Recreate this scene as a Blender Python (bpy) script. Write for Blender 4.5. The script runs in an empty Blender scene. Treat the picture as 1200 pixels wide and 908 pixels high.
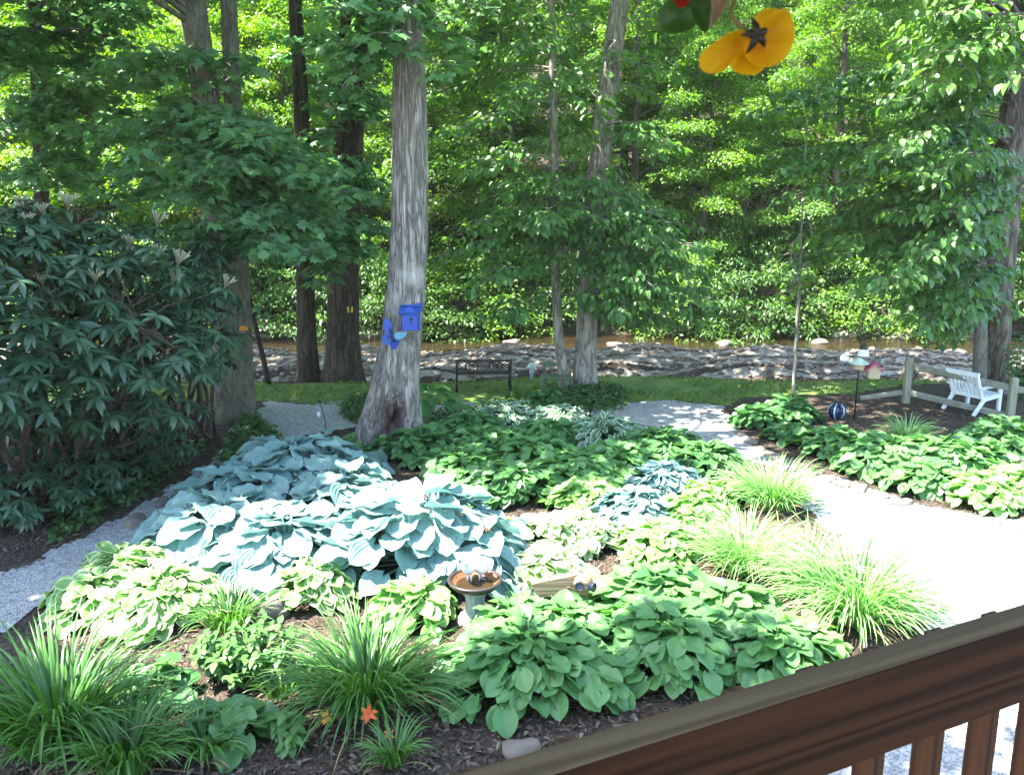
import bpy, math, random
import numpy as np
from mathutils import Vector, Matrix

# ------------------------------------------------------------------ camera, sky, sun, exposure
H = 3.6                       # eye above the garden
PITCH = math.radians(12.0)
F = 1000.0                    # focal length in photo pixels (1200 wide)
SC = bpy.context.scene
COL = SC.collection
cd = bpy.data.cameras.new('camera'); cam = bpy.data.objects.new('camera', cd); COL.objects.link(cam)
cd.sensor_fit = 'HORIZONTAL'; cd.sensor_width = 36.0; cd.lens = 36.0 * F / 1200.0
cd.clip_start = 0.02; cd.clip_end = 600
cam.location = (0, 0, H); cam.rotation_euler = (math.pi / 2 - PITCH, 0, 0)
cd.dof.use_dof = True; cd.dof.focus_distance = 10.0; cd.dof.aperture_fstop = 22.0
SC.camera = cam

SUN_EL = math.radians(62.0)
SUN_AZ = math.radians(-97.0)   # measured from +Y towards +X: the sun stands to the left
SUN = Vector((math.sin(SUN_AZ) * math.cos(SUN_EL), math.cos(SUN_AZ) * math.cos(SUN_EL), math.sin(SUN_EL)))
w = bpy.data.worlds.new('World'); SC.world = w; w.use_nodes = True
wn = w.node_tree.nodes; wl = w.node_tree.links
bg = wn['Background']; sky = wn.new('ShaderNodeTexSky'); sky.sky_type = 'NISHITA'
sky.sun_disc = False; sky.sun_elevation = SUN_EL; sky.sun_rotation = SUN_AZ
wl.new(sky.outputs[0], bg.inputs[0]); bg.inputs[1].default_value = 0.15
sd = bpy.data.lights.new('sun', 'SUN'); sd.energy = 5.0; sd.angle = math.radians(0.5); sd.color = (1.0, 0.95, 0.86)
so = bpy.data.objects.new('sun', sd); COL.objects.link(so)
so.rotation_euler = SUN.to_track_quat('Z', 'Y').to_euler(); so.location = (0, 0, 40)
SC.view_settings.view_transform = 'Standard'; SC.view_settings.look = 'None'
SC.view_settings.exposure = 2.95; SC.view_settings.gamma = 1.0; SC.view_settings.use_curve_mapping = False
SC.render.engine = 'CYCLES'
SC.cycles.use_denoising = True
SC.cycles.max_bounces = 9; SC.cycles.diffuse_bounces = 6; SC.cycles.glossy_bounces = 2
SC.cycles.transmission_bounces = 5; SC.cycles.transparent_max_bounces = 8
SC.cycles.caustics_reflective = False; SC.cycles.caustics_refractive = False

# ------------------------------------------------------------------ pixel helpers (photo pixels, 1200 x 908)
CP, SP = math.cos(PITCH), math.sin(PITCH)
def ray(u, v):
    x = (u - 600) / F; y = -(v - 454) / F
    return (x, CP + SP * y, -SP + CP * y)
def gp(u, v, z=0.0):
    d = ray(u, v); t = (z - H) / d[2]
    return Vector((d[0] * t, d[1] * t, z))
def dp(u, v, y):
    d = ray(u, v); t = y / d[1]
    return Vector((d[0] * t, y, H + d[2] * t))
def project(x, y, z):
    dz = z - H; c = y * CP - dz * SP; up = y * SP + dz * CP
    if c < 0.01: return (-1e6, 1e6)
    return (600 + F * x / c, 454 - F * up / c)
def inpoly(px, py, poly):
    c = False; n = len(poly); j = n - 1
    for i in range(n):
        xi, yi = poly[i]; xj, yj = poly[j]
        if (yi > py) != (yj > py) and px < (xj - xi) * (py - yi) / (yj - yi) + xi: c = not c
        j = i
    return c
def inpoly_np(X, Y, poly):
    c = np.zeros(X.shape, bool); n = len(poly); j = n - 1
    for i in range(n):
        xi, yi = poly[i]; xj, yj = poly[j]
        if yi != yj:
            m = ((yi > Y) != (yj > Y)) & (X < (xj - xi) * (Y - yi) / (yj - yi) + xi)
            c ^= m
        j = i
    return c

# ------------------------------------------------------------------ object helpers
def tag(o, label=None, cat=None, group=None, kind=None):
    if label: o['label'] = label
    if cat: o['category'] = cat
    if group: o['group'] = group
    if kind: o['kind'] = kind
    return o
def empty(name, loc=(0, 0, 0), rz=0.0):
    o = bpy.data.objects.new(name, None); o.empty_display_size = 0.1
    COL.objects.link(o); o.location = loc; o.rotation_euler = (0, 0, rz)
    return o
def copy_tree(o, parent=None):
    c = o.copy(); COL.objects.link(c)
    if parent: c.parent = parent
    for ch in list(o.children): copy_tree(ch, c)
    return c
def np_mesh(name, V, faces, mat, parent=None, uv=None, tint=None, rot=None, smooth=True):
    """V (n,3); faces: list of (m,k) int arrays"""
    me = bpy.data.meshes.new(name)
    V = np.asarray(V, np.float32)
    me.vertices.add(len(V)); me.vertices.foreach_set('co', V.ravel())
    loops = np.concatenate([f.ravel() for f in faces]).astype(np.int32)
    tot = np.concatenate([np.full(len(f), f.shape[1], np.int32) for f in faces])
    start = np.concatenate([[0], np.cumsum(tot)[:-1]]).astype(np.int32)
    me.loops.add(len(loops)); me.loops.foreach_set('vertex_index', loops)
    me.polygons.add(len(tot)); me.polygons.foreach_set('loop_start', start)
    try: me.polygons.foreach_set('loop_total', tot)
    except Exception: pass
    me.polygons.foreach_set('use_smooth', np.full(len(tot), smooth, bool))
    if uv is not None:
        l = me.uv_layers.new(name='UVMap'); l.data.foreach_set('uv', np.asarray(uv, np.float32)[loops].ravel())
    for nm, arr in (('tint', tint), ('rot', rot)):
        if arr is not None:
            a = me.attributes.new(nm, 'FLOAT', 'POINT'); a.data.foreach_set('value', np.asarray(arr, np.float32))
    me.update(calc_edges=True); me.validate()
    me.materials.append(mat)
    o = bpy.data.objects.new(name, me); COL.objects.link(o)
    if parent: o.parent = parent
    return o

class MB:
    """collects primitives into one mesh"""
    def __init__(s): s.V = []; s.F = {}; s.n = 0
    def add(s, V, F):
        V = np.asarray(V, float)
        for f in F: s.F.setdefault(len(f), []).append([i + s.n for i in f])
        s.V.append(V); s.n += len(V); return s
    def box(s, c, size, M=None, bev=0.0):
        x, y, z = [a / 2 for a in size]
        if bev <= 0: bev = 0.06 * min(size)
        b = min(bev, 0.45 * min(size)); V = []; idx = {}
        for sx in (-1, 1):
            for sy in (-1, 1):
                for sz in (-1, 1):
                    for ax in range(3):
                        p = [sx * (x - b), sy * (y - b), sz * (z - b)]
                        p[ax] = (sx * x, sy * y, sz * z)[ax]
                        idx[(sx, sy, sz, ax)] = len(V); V.append(p)
        Fs = []
        S4 = [(-1, -1), (1, -1), (1, 1), (-1, 1)]
        for ax in range(3):
            o1, o2 = [(1, 2), (2, 0), (0, 1)][ax]
            for sg in (-1, 1):
                q = []
                for a, c2 in S4:
                    k = [0, 0, 0]; k[ax] = sg; k[o1] = a; k[o2] = c2; q.append(idx[(k[0], k[1], k[2], ax)])
                Fs.append(q if sg > 0 else q[::-1])
        for ax in range(3):            # edges parallel to ax
            o1, o2 = [(1, 2), (2, 0), (0, 1)][ax]
            for a in (-1, 1):
                for c2 in (-1, 1):
                    def kk(e, fa):
                        k = [0, 0, 0]; k[ax] = e; k[o1] = a; k[o2] = c2; return idx[(k[0], k[1], k[2], fa)]
                    q = [kk(-1, o1), kk(1, o1), kk(1, o2), kk(-1, o2)]
                    Fs.append(q if a * c2 < 0 else q[::-1])
        for sx in (-1, 1):
            for sy in (-1, 1):
                for sz in (-1, 1):
                    q = [idx[(sx, sy, sz, k)] for k in range(3)]
                    Fs.append(q if sx * sy * sz > 0 else q[::-1])
        V = np.array(V)
        if M is not None: V = V @ np.array(M.to_3x3()).T
        return s.add(V + np.array(c), Fs)
    def beam(s, a, b, wd, ht, up=(0, 0, 1), bev=0.0):
        a = Vector(a); b = Vector(b); d = b - a; L = d.length; y = d.normalized()
        x = y.cross(Vector(up)).normalized(); z = x.cross(y)
        M = Matrix((x, y, z)).transposed()
        return s.box((a + b) / 2, (wd, L, ht), M, bev)
    def tube(s, pts, rad, n=8, cap=True):
        V, Fq = tube_arrays(pts, rad, n)
        Fs = [list(f) for f in Fq]
        if cap:
            k = len(pts); Fs.append(list(range(n))[::-1]); Fs.append([(k - 1) * n + i for i in range(n)])
        return s.add(V, Fs)
    def lathe(s, prof, c=(0, 0, 0), n=32, ripple=0, amp=0.0):
        V = []; Fs = []
        for (r, z) in prof:
            for i in range(n):
                a = 2 * math.pi * i / n; rr = r * (1 + amp * math.cos(ripple * a))
                V.append((c[0] + rr * math.cos(a), c[1] + rr * math.sin(a), c[2] + z))
        for j in range(len(prof) - 1):
            for i in range(n):
                Fs.append([j * n + i, j * n + (i + 1) % n, (j + 1) * n + (i + 1) % n, (j + 1) * n + i])
        return s.add(V, Fs)
    def ball(s, c, r, n=12, sq=(1, 1, 1)):
        V = []; Fs = []
        for j in range(n // 2 + 1):
            t = math.pi * j / (n // 2)
            for i in range(n):
                a = 2 * math.pi * i / n
                V.append((c[0] + sq[0] * r * math.sin(t) * math.cos(a), c[1] + sq[1] * r * math.sin(t) * math.sin(a), c[2] + sq[2] * r * math.cos(t)))
        for j in range(n // 2):
            for i in range(n):
                Fs.append([j * n + i, (j + 1) * n + i, (j + 1) * n + (i + 1) % n, j * n + (i + 1) % n])
        return s.add(V, Fs)
    def prism(s, poly, thick, M=None, c=(0, 0, 0)):
        n = len(poly)
        V = [(x, -thick / 2, z) for x, z in poly] + [(x, thick / 2, z) for x, z in poly]
        Fs = [list(range(n)), list(range(n, 2 * n))[::-1]] + [[i, i + n, (i + 1) % n + n, (i + 1) % n] for i in range(n)]
        V = np.array(V, float)
        if M is not None: V = V @ np.array(M.to_3x3()).T
        return s.add(V + np.array(c), Fs)
    def build(s, name, mat, parent=None, smooth=False):
        return np_mesh(name, np.concatenate(s.V), [np.array(f) for f in s.F.values()], mat, parent, smooth=smooth)

def tube_arrays(pts, rad, n):
    P = np.array([tuple(p) for p in pts], float); k = len(P)
    T = np.gradient(P, axis=0); T /= np.linalg.norm(T, axis=1)[:, None] + 1e-9
    ref = np.array([1.0, 0, 0]) if abs(T[0][0]) < 0.9 else np.array([0, 1.0, 0])
    V = np.zeros((k, n, 3)); a = np.arange(n) * 2 * math.pi / n
    x = np.cross(T[0], ref); x /= np.linalg.norm(x)
    for i in range(k):
        x = x - T[i] * np.dot(x, T[i]); x /= np.linalg.norm(x) + 1e-9
        y = np.cross(T[i], x)
        r = np.asarray(rad[i])
        V[i] = P[i] + (np.cos(a) * r)[:, None] * x + (np.sin(a) * r)[:, None] * y
    i = np.arange(k - 1)[:, None] * n; j = np.arange(n)[None, :]; j2 = (j + 1) % n
    Fq = np.stack([i + j, i + j2, i + n + j2, i + n + j], -1).reshape(-1, 4)
    return V.reshape(-1, 3), Fq

def RX(a):
    a = np.asarray(a, float); c, s = np.cos(a), np.sin(a); M = np.zeros(a.shape + (3, 3)); M[..., 0, 0] = 1
    M[..., 1, 1] = c; M[..., 1, 2] = -s; M[..., 2, 1] = s; M[..., 2, 2] = c; return M
def RY(a):
    a = np.asarray(a, float); c, s = np.cos(a), np.sin(a); M = np.zeros(a.shape + (3, 3)); M[..., 1, 1] = 1
    M[..., 0, 0] = c; M[..., 0, 2] = s; M[..., 2, 0] = -s; M[..., 2, 2] = c; return M
def RZ(a):
    a = np.asarray(a, float); c, s = np.cos(a), np.sin(a); M = np.zeros(a.shape + (3, 3)); M[..., 2, 2] = 1
    M[..., 0, 0] = c; M[..., 0, 1] = -s; M[..., 1, 0] = s; M[..., 1, 1] = c; return M
def leaf_rot(az, pitch, roll):      # leaf points along +Y, az measured from +Y anticlockwise
    return RZ(az) @ RX(pitch) @ RY(roll)

class Leaves:
    """collects leaves of several templates, builds one mesh"""
    def __init__(s): s.V = []; s.F = {}; s.uv = []; s.t = []; s.n = 0
    def add(s, tm, P, R, S, tint):
        tv, tf, tuv = tm; N = len(P); S = np.broadcast_to(np.asarray(S, float), (N,))
        if N == 0: return
        V = np.einsum('nij,vj->nvi', R, tv) * S[:, None, None] + np.asarray(P)[:, None, :]
        k = len(tv)
        Fq = (tf[None] + (np.arange(N) * k)[:, None, None]).reshape(-1, tf.shape[1]) + s.n
        s.F.setdefault(tf.shape[1], []).append(Fq)
        s.V.append(V.reshape(-1, 3)); s.uv.append(np.tile(tuv, (N, 1)))
        s.t.append(np.repeat(np.broadcast_to(np.asarray(tint, float), (N,)), k)); s.n += N * k
    def raw(s, V, Fq, uv, t):
        s.F.setdefault(Fq.shape[1], []).append(Fq + s.n); s.V.append(V); s.uv.append(uv)
        s.t.append(np.broadcast_to(np.asarray(t, float), (len(V),))); s.n += len(V)
    def build(s, name, mat, parent=None):
        return np_mesh(name, np.concatenate(s.V), [np.concatenate(f) for f in s.F.values()], mat, parent,
                       uv=np.concatenate(s.uv), tint=np.concatenate(s.t))

# ------------------------------------------------------------------ leaf templates
def T_simple():
    v = np.array([(0, 0, 0), (0, .5, 0), (0, 1, -.10), (-.27, .42, .07), (.27, .42, .07)], float)
    f = np.array([(0, 4, 1), (1, 4, 2), (0, 1, 3), (1, 2, 3)])
    return v, f, np.stack([v[:, 0] * 2, v[:, 1]], 1)
def T_maple():
    half = [(.10, .0), (.34, -.04), (.27, .16), (.60, .32), (.37, .43), (.40, .66), (.17, .60)]
    pts = [(0, .03)] + half + [(0, 1.0)] + [(-x, y) for x, y in half[::-1]]
    v = [(0, .34, .03)] + [(x, y, -.22 * x * x - .16 * max(0, y - .3) ** 2 - .05 * math.sin(9 * x)) for x, y in pts]
    n = len(pts); f = [(0, 1 + i, 1 + (i + 1) % n) for i in range(n)]
    v = np.array(v, float); return v, np.array(f), np.stack([v[:, 0] * 1.6, v[:, 1]], 1)
def T_strip(W, bend, fold, ns=5, power=0.75):
    """elongate leaf, three vertices across"""
    V = []; uv = []
    y = z = 0.0
    for i in range(ns + 1):
        s = i / ns; wd = W * .5 * max(0.03, math.sin(math.pi * (0.02 + .96 * s) ** power))
        for t in (-1, 0, 1):
            V.append((t * wd, y, z + abs(t) * wd * fold)); uv.append((t, s))
        a = -bend * (s + .5 / ns); y += math.cos(a) / ns; z += math.sin(a) / ns
    Fq = [(3 * i + j, 3 * i + j + 1, 3 * i + j + 4, 3 * i + j + 3) for i in range(ns) for j in (0, 1)]
    return np.array(V, float), np.array(Fq), np.array(uv, float)
def T_hosta(W, bend, cup, wave, seed, ns=10, nt=10, power=.60):
    rg = random.Random(seed); V = []; uv = []; y = z = 0.0
    ph = rg.uniform(0, 6); tw = rg.uniform(-.12, .12)
    for i in range(ns + 1):
        s = i / ns
        wd = W * .5 * max(0.02, math.sin(math.pi * min(1, (.015 + .985 * s)) ** power)) ** .66
        if i == ns: wd = .004
        for j in range(nt + 1):
            t = -1 + 2 * j / nt
            x = t * wd
            back = -.20 * W * (abs(t) ** 1.5) * max(0, 1 - s * 3.2)       # heart shaped base
            zz = z + cup * wd * abs(t) ** 1.4 - .03 * math.exp(-(t / .25) ** 2) * math.sin(math.pi * s)
            zz += wave * math.sin(2 * math.pi * (2.2 * s) + ph + (1.7 if t > 0 else 0)) * abs(t) ** 2 * math.sin(math.pi * s)
            zz += .010 * W * math.cos(abs(t) * 15.7) * math.sin(math.pi * min(1, s * 1.05))
            V.append((x + tw * z, y + back, zz + x * tw)); uv.append((t, s))
        a = -bend * (s + .5 / ns) ** 1.1
        y += math.cos(a) / ns; z += math.sin(a) / ns
    k = nt + 1
    Fq = [(k * i + j, k * i + j + 1, k * (i + 1) + j + 1, k * (i + 1) + j) for i in range(ns) for j in range(nt)]
    return np.array(V, float), np.array(Fq), np.array(uv, float)
SIMPLE, MAPLE = T_simple(), T_maple()
RHODO = [T_strip(.29, b, .25, 5, .85) for b in (.25, .5, .85)]
OVATE = [T_strip(.55, b, .22, 5, .72) for b in (.35, .75)]
TAPERED = [T_strip(.34, b, .3, 4, .75) for b in (.3, .7)]

# ------------------------------------------------------------------ materials
def new_mat(name):
    m = bpy.data.materials.new(name); m.use_nodes = True
    nt = m.node_tree; return m, nt, nt.nodes['Principled BSDF'], nt.nodes['Material Output']
def N(nt, typ, **kw):
    n = nt.nodes.new(typ)
    for k, v in kw.items():
        if k.startswith('i_'): n.inputs[int(k[2:]) if k[2:].isdigit() else k[2:].replace('_', ' ')].default_value = v
        else: setattr(n, k, v)
    return n
def rgba(c): return (c[0], c[1], c[2], 1.0)
def mixc(nt, fac, a, b):
    n = nt.nodes.new('ShaderNodeMix'); n.data_type = 'RGBA'
    for sock, val in ((n.inputs[0], fac), (n.inputs[6], a), (n.inputs[7], b)):
        if hasattr(val, 'is_output'): nt.links.new(val, sock)
        elif isinstance(val, (int, float)): sock.default_value = val
        else: sock.default_value = rgba(val)
    return n.outputs[2]
def ramp(nt, src, stops):
    r = nt.nodes.new('ShaderNodeValToRGB'); nt.links.new(src, r.inputs[0]); e = r.color_ramp.elements
    while len(e) < len(stops): e.new(0.5)
    for i, (p, c) in enumerate(stops):
        e[i].position = p; e[i].color = rgba(c) if not isinstance(c, (int, float)) else (c, c, c, 1)
    return r.outputs[0]
def coords(nt, scale=(1, 1, 1), kind='Object'):
    tc = nt.nodes.new('ShaderNodeTexCoord'); mp = nt.nodes.new('ShaderNodeMapping'); mp.inputs['Scale'].default_value = scale
    nt.links.new(tc.outputs[kind], mp.inputs['Vector']); return mp.outputs[0]
def noise(nt, vec, scale, detail=4, rough=.55):
    n = N(nt, 'ShaderNodeTexNoise'); n.inputs['Scale'].default_value = scale; n.inputs['Detail'].default_value = detail
    n.inputs['Roughness'].default_value = rough; nt.links.new(vec, n.inputs['Vector']); return n.outputs['Fac']
def bump(nt, h, strength, dist, bsdf):
    b = N(nt, 'ShaderNodeBump'); b.inputs['Strength'].default_value = strength; b.inputs['Distance'].default_value = dist
    nt.links.new(h, b.inputs['Height']); nt.links.new(b.outputs[0], bsdf.inputs['Normal']); return b
def math_n(nt, op, a, b=None):
    n = N(nt, 'ShaderNodeMath', operation=op)
    for i, v in enumerate((a, b)):
        if v is None: continue
        if hasattr(v, 'is_output'): nt.links.new(v, n.inputs[i])
        else: n.inputs[i].default_value = v
    return n.outputs[0]

def leaf_mat(name, c0, c1, trans=.35, rough=.42, margin=None, mw=.72, veins=0.0, spec=.5, centre=None, hue=.482):
    m, nt, b, out = new_mat(name)
    at = N(nt, 'ShaderNodeAttribute', attribute_name='tint')
    col = mixc(nt, at.outputs['Fac'], c0, c1)
    uvn = N(nt, 'ShaderNodeUVMap'); sep = N(nt, 'ShaderNodeSeparateXYZ'); nt.links.new(uvn.outputs[0], sep.inputs[0])
    ab = math_n(nt, 'ABSOLUTE', sep.outputs[0])
    v = coords(nt)
    nz = noise(nt, v, 9, 3)
    if margin:
        jit = math_n(nt, 'MULTIPLY', math_n(nt, 'SUBTRACT', nz, .5), .35)
        tip = math_n(nt, 'MULTIPLY', math_n(nt, 'POWER', sep.outputs[1], 6.0), .35)
        e = math_n(nt, 'ADD', math_n(nt, 'ADD', ab, jit), tip)
        f = ramp(nt, e, [(mw - .04, 0.0), (mw + .04, 1.0)])
        col = mixc(nt, f, col, margin)
    if centre:
        f = ramp(nt, math_n(nt, 'ADD', ab, math_n(nt, 'MULTIPLY', nz, .3)), [(.32, 1.0), (.46, 0.0)])
        col = mixc(nt, f, col, centre)
    col = mixc(nt, math_n(nt, 'MULTIPLY', math_n(nt, 'SUBTRACT', nz, .4), .6), col, tuple(min(1, x * 1.5 + .01) for x in c0))
    nt.links.new(col, b.inputs['Base Color']); b.inputs['Roughness'].default_value = rough
    b.inputs['Specular IOR Level'].default_value = spec
    if veins > 0:
        wv = math_n(nt, 'SINE', math_n(nt, 'MULTIPLY', ab, 26.0))
        bp = bump(nt, wv, veins, .01, b)
    tr = N(nt, 'ShaderNodeBsdfTranslucent'); hs = N(nt, 'ShaderNodeHueSaturation')
    hs.inputs['Hue'].default_value = hue; hs.inputs['Saturation'].default_value = 1.28; hs.inputs['Value'].default_value = 1.5
    nt.links.new(col, hs.inputs['Color']); nt.links.new(hs.outputs[0], tr.inputs['Color'])
    mx = N(nt, 'ShaderNodeMixShader'); mx.inputs[0].default_value = trans
    nt.links.new(b.outputs[0], mx.inputs[1]); nt.links.new(tr.outputs[0], mx.inputs[2]); nt.links.new(mx.outputs[0], out.inputs['Surface'])
    return m
def bark_mat(name, c0, c1, scale=1.0, strength=.9, moss=None, streak=6.0, rot=False, soft=0.0):
    m, nt, b, out = new_mat(name)
    v = coords(nt, (scale, scale, scale / streak))
    n1 = noise(nt, v, 14, 6, .65); n2 = noise(nt, coords(nt), 2.2, 4)
    n3 = noise(nt, v, 9, 5, .6); n3.node.inputs['Distortion'].default_value = .6
    fis = ramp(nt, math_n(nt, 'ABSOLUTE', math_n(nt, 'SUBTRACT', n3, .5)), [(.0, .1 + .5 * soft), (.05 + .04 * (1 - soft), 1.0)])
    col = mixc(nt, ramp(nt, n1, [(.3, 0.0), (.7, 1.0)]), c0, c1)
    col = mixc(nt, fis, tuple(x * .38 for x in c0), col)
    col = mixc(nt, ramp(nt, n2, [(.52, 0.0), (.72, .75)]), col, moss if moss else tuple(min(1, x * 1.25) for x in c1))
    if rot:
        at = N(nt, 'ShaderNodeAttribute', attribute_name='rot')
        rc = ramp(nt, n1, [(.35, (.018, .010, .007)), (.62, (.10, .045, .03)), (.75, (.16, .10, .08))])
        col = mixc(nt, at.outputs['Fac'], col, rc)
    nt.links.new(col, b.inputs['Base Color']); b.inputs['Roughness'].default_value = .9; b.inputs['Specular IOR Level'].default_value = .2
    hgt = math_n(nt, 'ADD', math_n(nt, 'MULTIPLY', fis, .7), math_n(nt, 'MULTIPLY', n1, .5))
    bump(nt, hgt, strength, .03, b)
    return m
def plain_mat(name, c, rough=.6, metal=0.0, var=.15, sc=8.0, bmp=.15, c2=None, wear=None):
    m, nt, b, out = new_mat(name)
    n1 = noise(nt, coords(nt), sc, 5)
    col = mixc(nt, ramp(nt, n1, [(.3, 0.0), (.7, 1.0)]), c, c2 if c2 else tuple(max(0, x * (1 - var * 2)) for x in c))
    if wear: col = mixc(nt, ramp(nt, noise(nt, coords(nt), sc * 3, 6, .7), [(.58, 0.0), (.70, .9)]), col, wear)
    nt.links.new(col, b.inputs['Base Color']); b.inputs['Roughness'].default_value = rough; b.inputs['Metallic'].default_value = metal
    bump(nt, noise(nt, coords(nt), sc * 6, 4), bmp, .01, b)
    return m
def wood_mat(name, c0, c1, axis=0, scale=1.0, rough=.6, strength=.25):
    m, nt, b, out = new_mat(name); b.inputs['Specular IOR Level'].default_value = .22
    sc = [46 * scale] * 3; sc[axis] = 1.3 * scale
    v = coords(nt, tuple(sc)); n1 = noise(nt, v, 1.6, 6, .6)
    wv = N(nt, 'ShaderNodeTexWave', bands_direction='DIAGONAL'); wv.inputs['Scale'].default_value = .40; wv.inputs['Distortion'].default_value = 9
    wv.inputs['Detail'].default_value = 3; nt.links.new(v, wv.inputs['Vector'])
    f = math_n(nt, 'ADD', math_n(nt, 'MULTIPLY', wv.outputs['Fac'], .55), math_n(nt, 'MULTIPLY', n1, .5))
    nt.links.new(mixc(nt, ramp(nt, f, [(.25, 0.0), (.8, 1.0)]), c0, c1), b.inputs['Base Color'])
    b.inputs['Roughness'].default_value = rough
    bump(nt, f, strength, .01, b)
    return m

M = {}
M['maple'] = leaf_mat('maple_leaf', (.075, .180, .080), (.125, .255, .090), .44, .40)
M['oak'] = leaf_mat('broad_leaf', (.065, .160, .048), (.125, .250, .062), .44, .38)
M['far'] = leaf_mat('far_leaf', (.092, .205, .038), (.165, .30, .060), .48, .46, hue=.487)
M['far2'] = leaf_mat('far_leaf_cool', (.075, .175, .040), (.140, .255, .056), .47, .45, hue=.485)
M['bank'] = leaf_mat('shaded_bank_leaf', (.040, .108, .030), (.100, .195, .046), .38, .42)  # darker copy of the far leaf, its colour lowered to imitate bank shade
M['canopy'] = leaf_mat('canopy_leaf', (.05, .12, .03), (.09, .17, .04), .34, .45)
M['rhodo'] = leaf_mat('rhododendron_leaf', (.024, .060, .034), (.050, .106, .054), .16, .34)
M['blue'] = leaf_mat('blue_hosta_leaf', (.135, .245, .235), (.21, .335, .32), .20, .52, veins=.35)
M['sblue'] = leaf_mat('small_blue_hosta_leaf', (.14, .25, .24), (.20, .32, .30), .20, .50, veins=.08)
M['green'] = leaf_mat('green_hosta_leaf', (.078, .205, .068), (.125, .275, .088), .34, .38, veins=.08)
M['dgreen'] = leaf_mat('dark_hosta_leaf', (.052, .150, .052), (.090, .210, .062), .30, .36, veins=.08)
M['gold'] = leaf_mat('gold_edged_hosta_leaf', (.13, .28, .085), (.19, .34, .11), .34, .42, margin=(.50, .58, .34), mw=.74, hue=.495, veins=.08)
M['lime'] = leaf_mat('lime_hosta_leaf', (.145, .31, .085), (.24, .40, .14), .36, .42, hue=.495, veins=.08)
M['white'] = leaf_mat('white_edged_hosta_leaf', (.13, .27, .08), (.20, .34, .12), .30, .42, margin=(.60, .64, .46), mw=.60, veins=.08)
M['undul'] = leaf_mat('white_striped_hosta_leaf', (.055, .15, .065), (.085, .19, .08), .26, .40, margin=(.42, .52, .42), mw=.62)
M['lily'] = leaf_mat('daylily_blade', (.045, .135, .032), (.095, .215, .045), .30, .36)
M['llily'] = leaf_mat('light_daylily_blade', (.13, .30, .075), (.27, .44, .19), .34, .40, hue=.497)
M['straw'] = leaf_mat('dead_blade', (.22, .16, .07), (.36, .29, .15), .2, .7)
M['cover'] = leaf_mat('ground_cover_leaf', (.030, .085, .025), (.060, .135, .035), .26, .40)
M['phlox'] = leaf_mat('leafy_plant_leaf', (.06, .16, .045), (.10, .22, .06), .30, .36)
M['shrub'] = leaf_mat('light_shrub_leaf', (.11, .25, .04), (.19, .36, .07), .40, .42)
M['grass'] = leaf_mat('grass_blade', (.06, .13, .018), (.13, .21, .03), .30, .5)
M['bark_main'] = bark_mat('grey_furrowed_bark', (.20, .18, .16), (.40, .37, .345), 2.0, .8, None, 12.0, rot=True)
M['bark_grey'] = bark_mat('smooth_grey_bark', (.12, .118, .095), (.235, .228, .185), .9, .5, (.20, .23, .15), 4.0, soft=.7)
M['bark_shade'] = bark_mat('shaded_grey_bark', (.080, .080, .060), (.165, .16, .125), .9, .5, (.12, .14, .08), 4.0, soft=.6)  # darker copy of the grey bark, shade put into its colour
M['bark_dark'] = bark_mat('dark_bark', (.035, .027, .02), (.085, .068, .05), 1.0, .9, (.045, .05, .03), 6.0)
M['bark_pale'] = bark_mat('pale_bark', (.22, .20, .17), (.36, .33, .28), .9, .5, (.20, .22, .14), 4.0)
M['bark_far'] = bark_mat('far_bark', (.08, .065, .05), (.22, .19, .15), .6, .7, (.10, .10, .06), 5.0)
M['branch'] = bark_mat('brown_branch', (.035, .026, .02), (.09, .066, .048), 2.0, .5, None, 5.0)
M['twig'] = plain_mat('dead_twig', (.26, .23, .20), .9)
exec_later = []

# ------------------------------------------------------------------ terrain
BANK0, BANK1 = 17.3, 19.2          # lawn edge, near water edge
WATER_Z = -.50
def wob(x): return .35 * np.sin(x * .31 + .6) + .2 * np.sin(x * .83)
def terrain(x, y):
    x = np.asarray(x, float); y = np.asarray(y, float); yy = y - wob(x) * np.clip((y - 14) / 4, 0, 1)
    def sm(a, b, t):
        t = np.clip((t - a) / (b - a), 0, 1); return t * t * (3 - 2 * t)
    z = -.75 * sm(BANK0, BANK1 + .4, yy)
    bar = sm(19.7, 20.6, yy) * (1 - sm(23.4, 25.2, yy)); z = z + (.40 + .22 * np.sin(x * 1.1 + y * 1.9) * np.sin(y * 2.7 - x * .6)) * bar
    z = z + 1.75 * sm(27.0, 28.4, yy)
    up = np.clip(yy - 28.0, 0, None); z = z + .30 * up + .0022 * np.clip(up, 0, 40) ** 2
    n = np.sin(x * 1.3 + y * .7) * np.sin(y * 1.1 - x * .4) + .5 * np.sin(x * 2.9 + 1) * np.sin(y * 3.1)
    z = z + n * .05 * sm(16.8, 19, yy) + n * .25 * sm(29, 34, yy) * 1.0
    far = np.maximum(np.abs(x) - 12, 0)
    return z
def tz(x, y): return float(terrain(x, y))

def grid_mesh(name, xs, ys, zf, mat, keep=None, parent=None):
    X, Y = np.meshgrid(xs, ys); Z = zf(X, Y); nx, ny = len(xs), len(ys)
    V = np.stack([X, Y, Z], -1).reshape(-1, 3)
    i = np.arange(ny - 1)[:, None] * nx + np.arange(nx - 1)[None]
    Fq = np.stack([i, i + 1, i + nx + 1, i + nx], -1).reshape(-1, 4)
    if keep is not None:
        cx = V[Fq].mean(1); Fq = Fq[keep(cx[:, 0], cx[:, 1])]
        used = np.unique(Fq); mp = np.full(len(V), -1); mp[used] = np.arange(len(used)); V = V[used]; Fq = mp[Fq]
    return np_mesh(name, V, [Fq], mat, parent)

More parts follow.
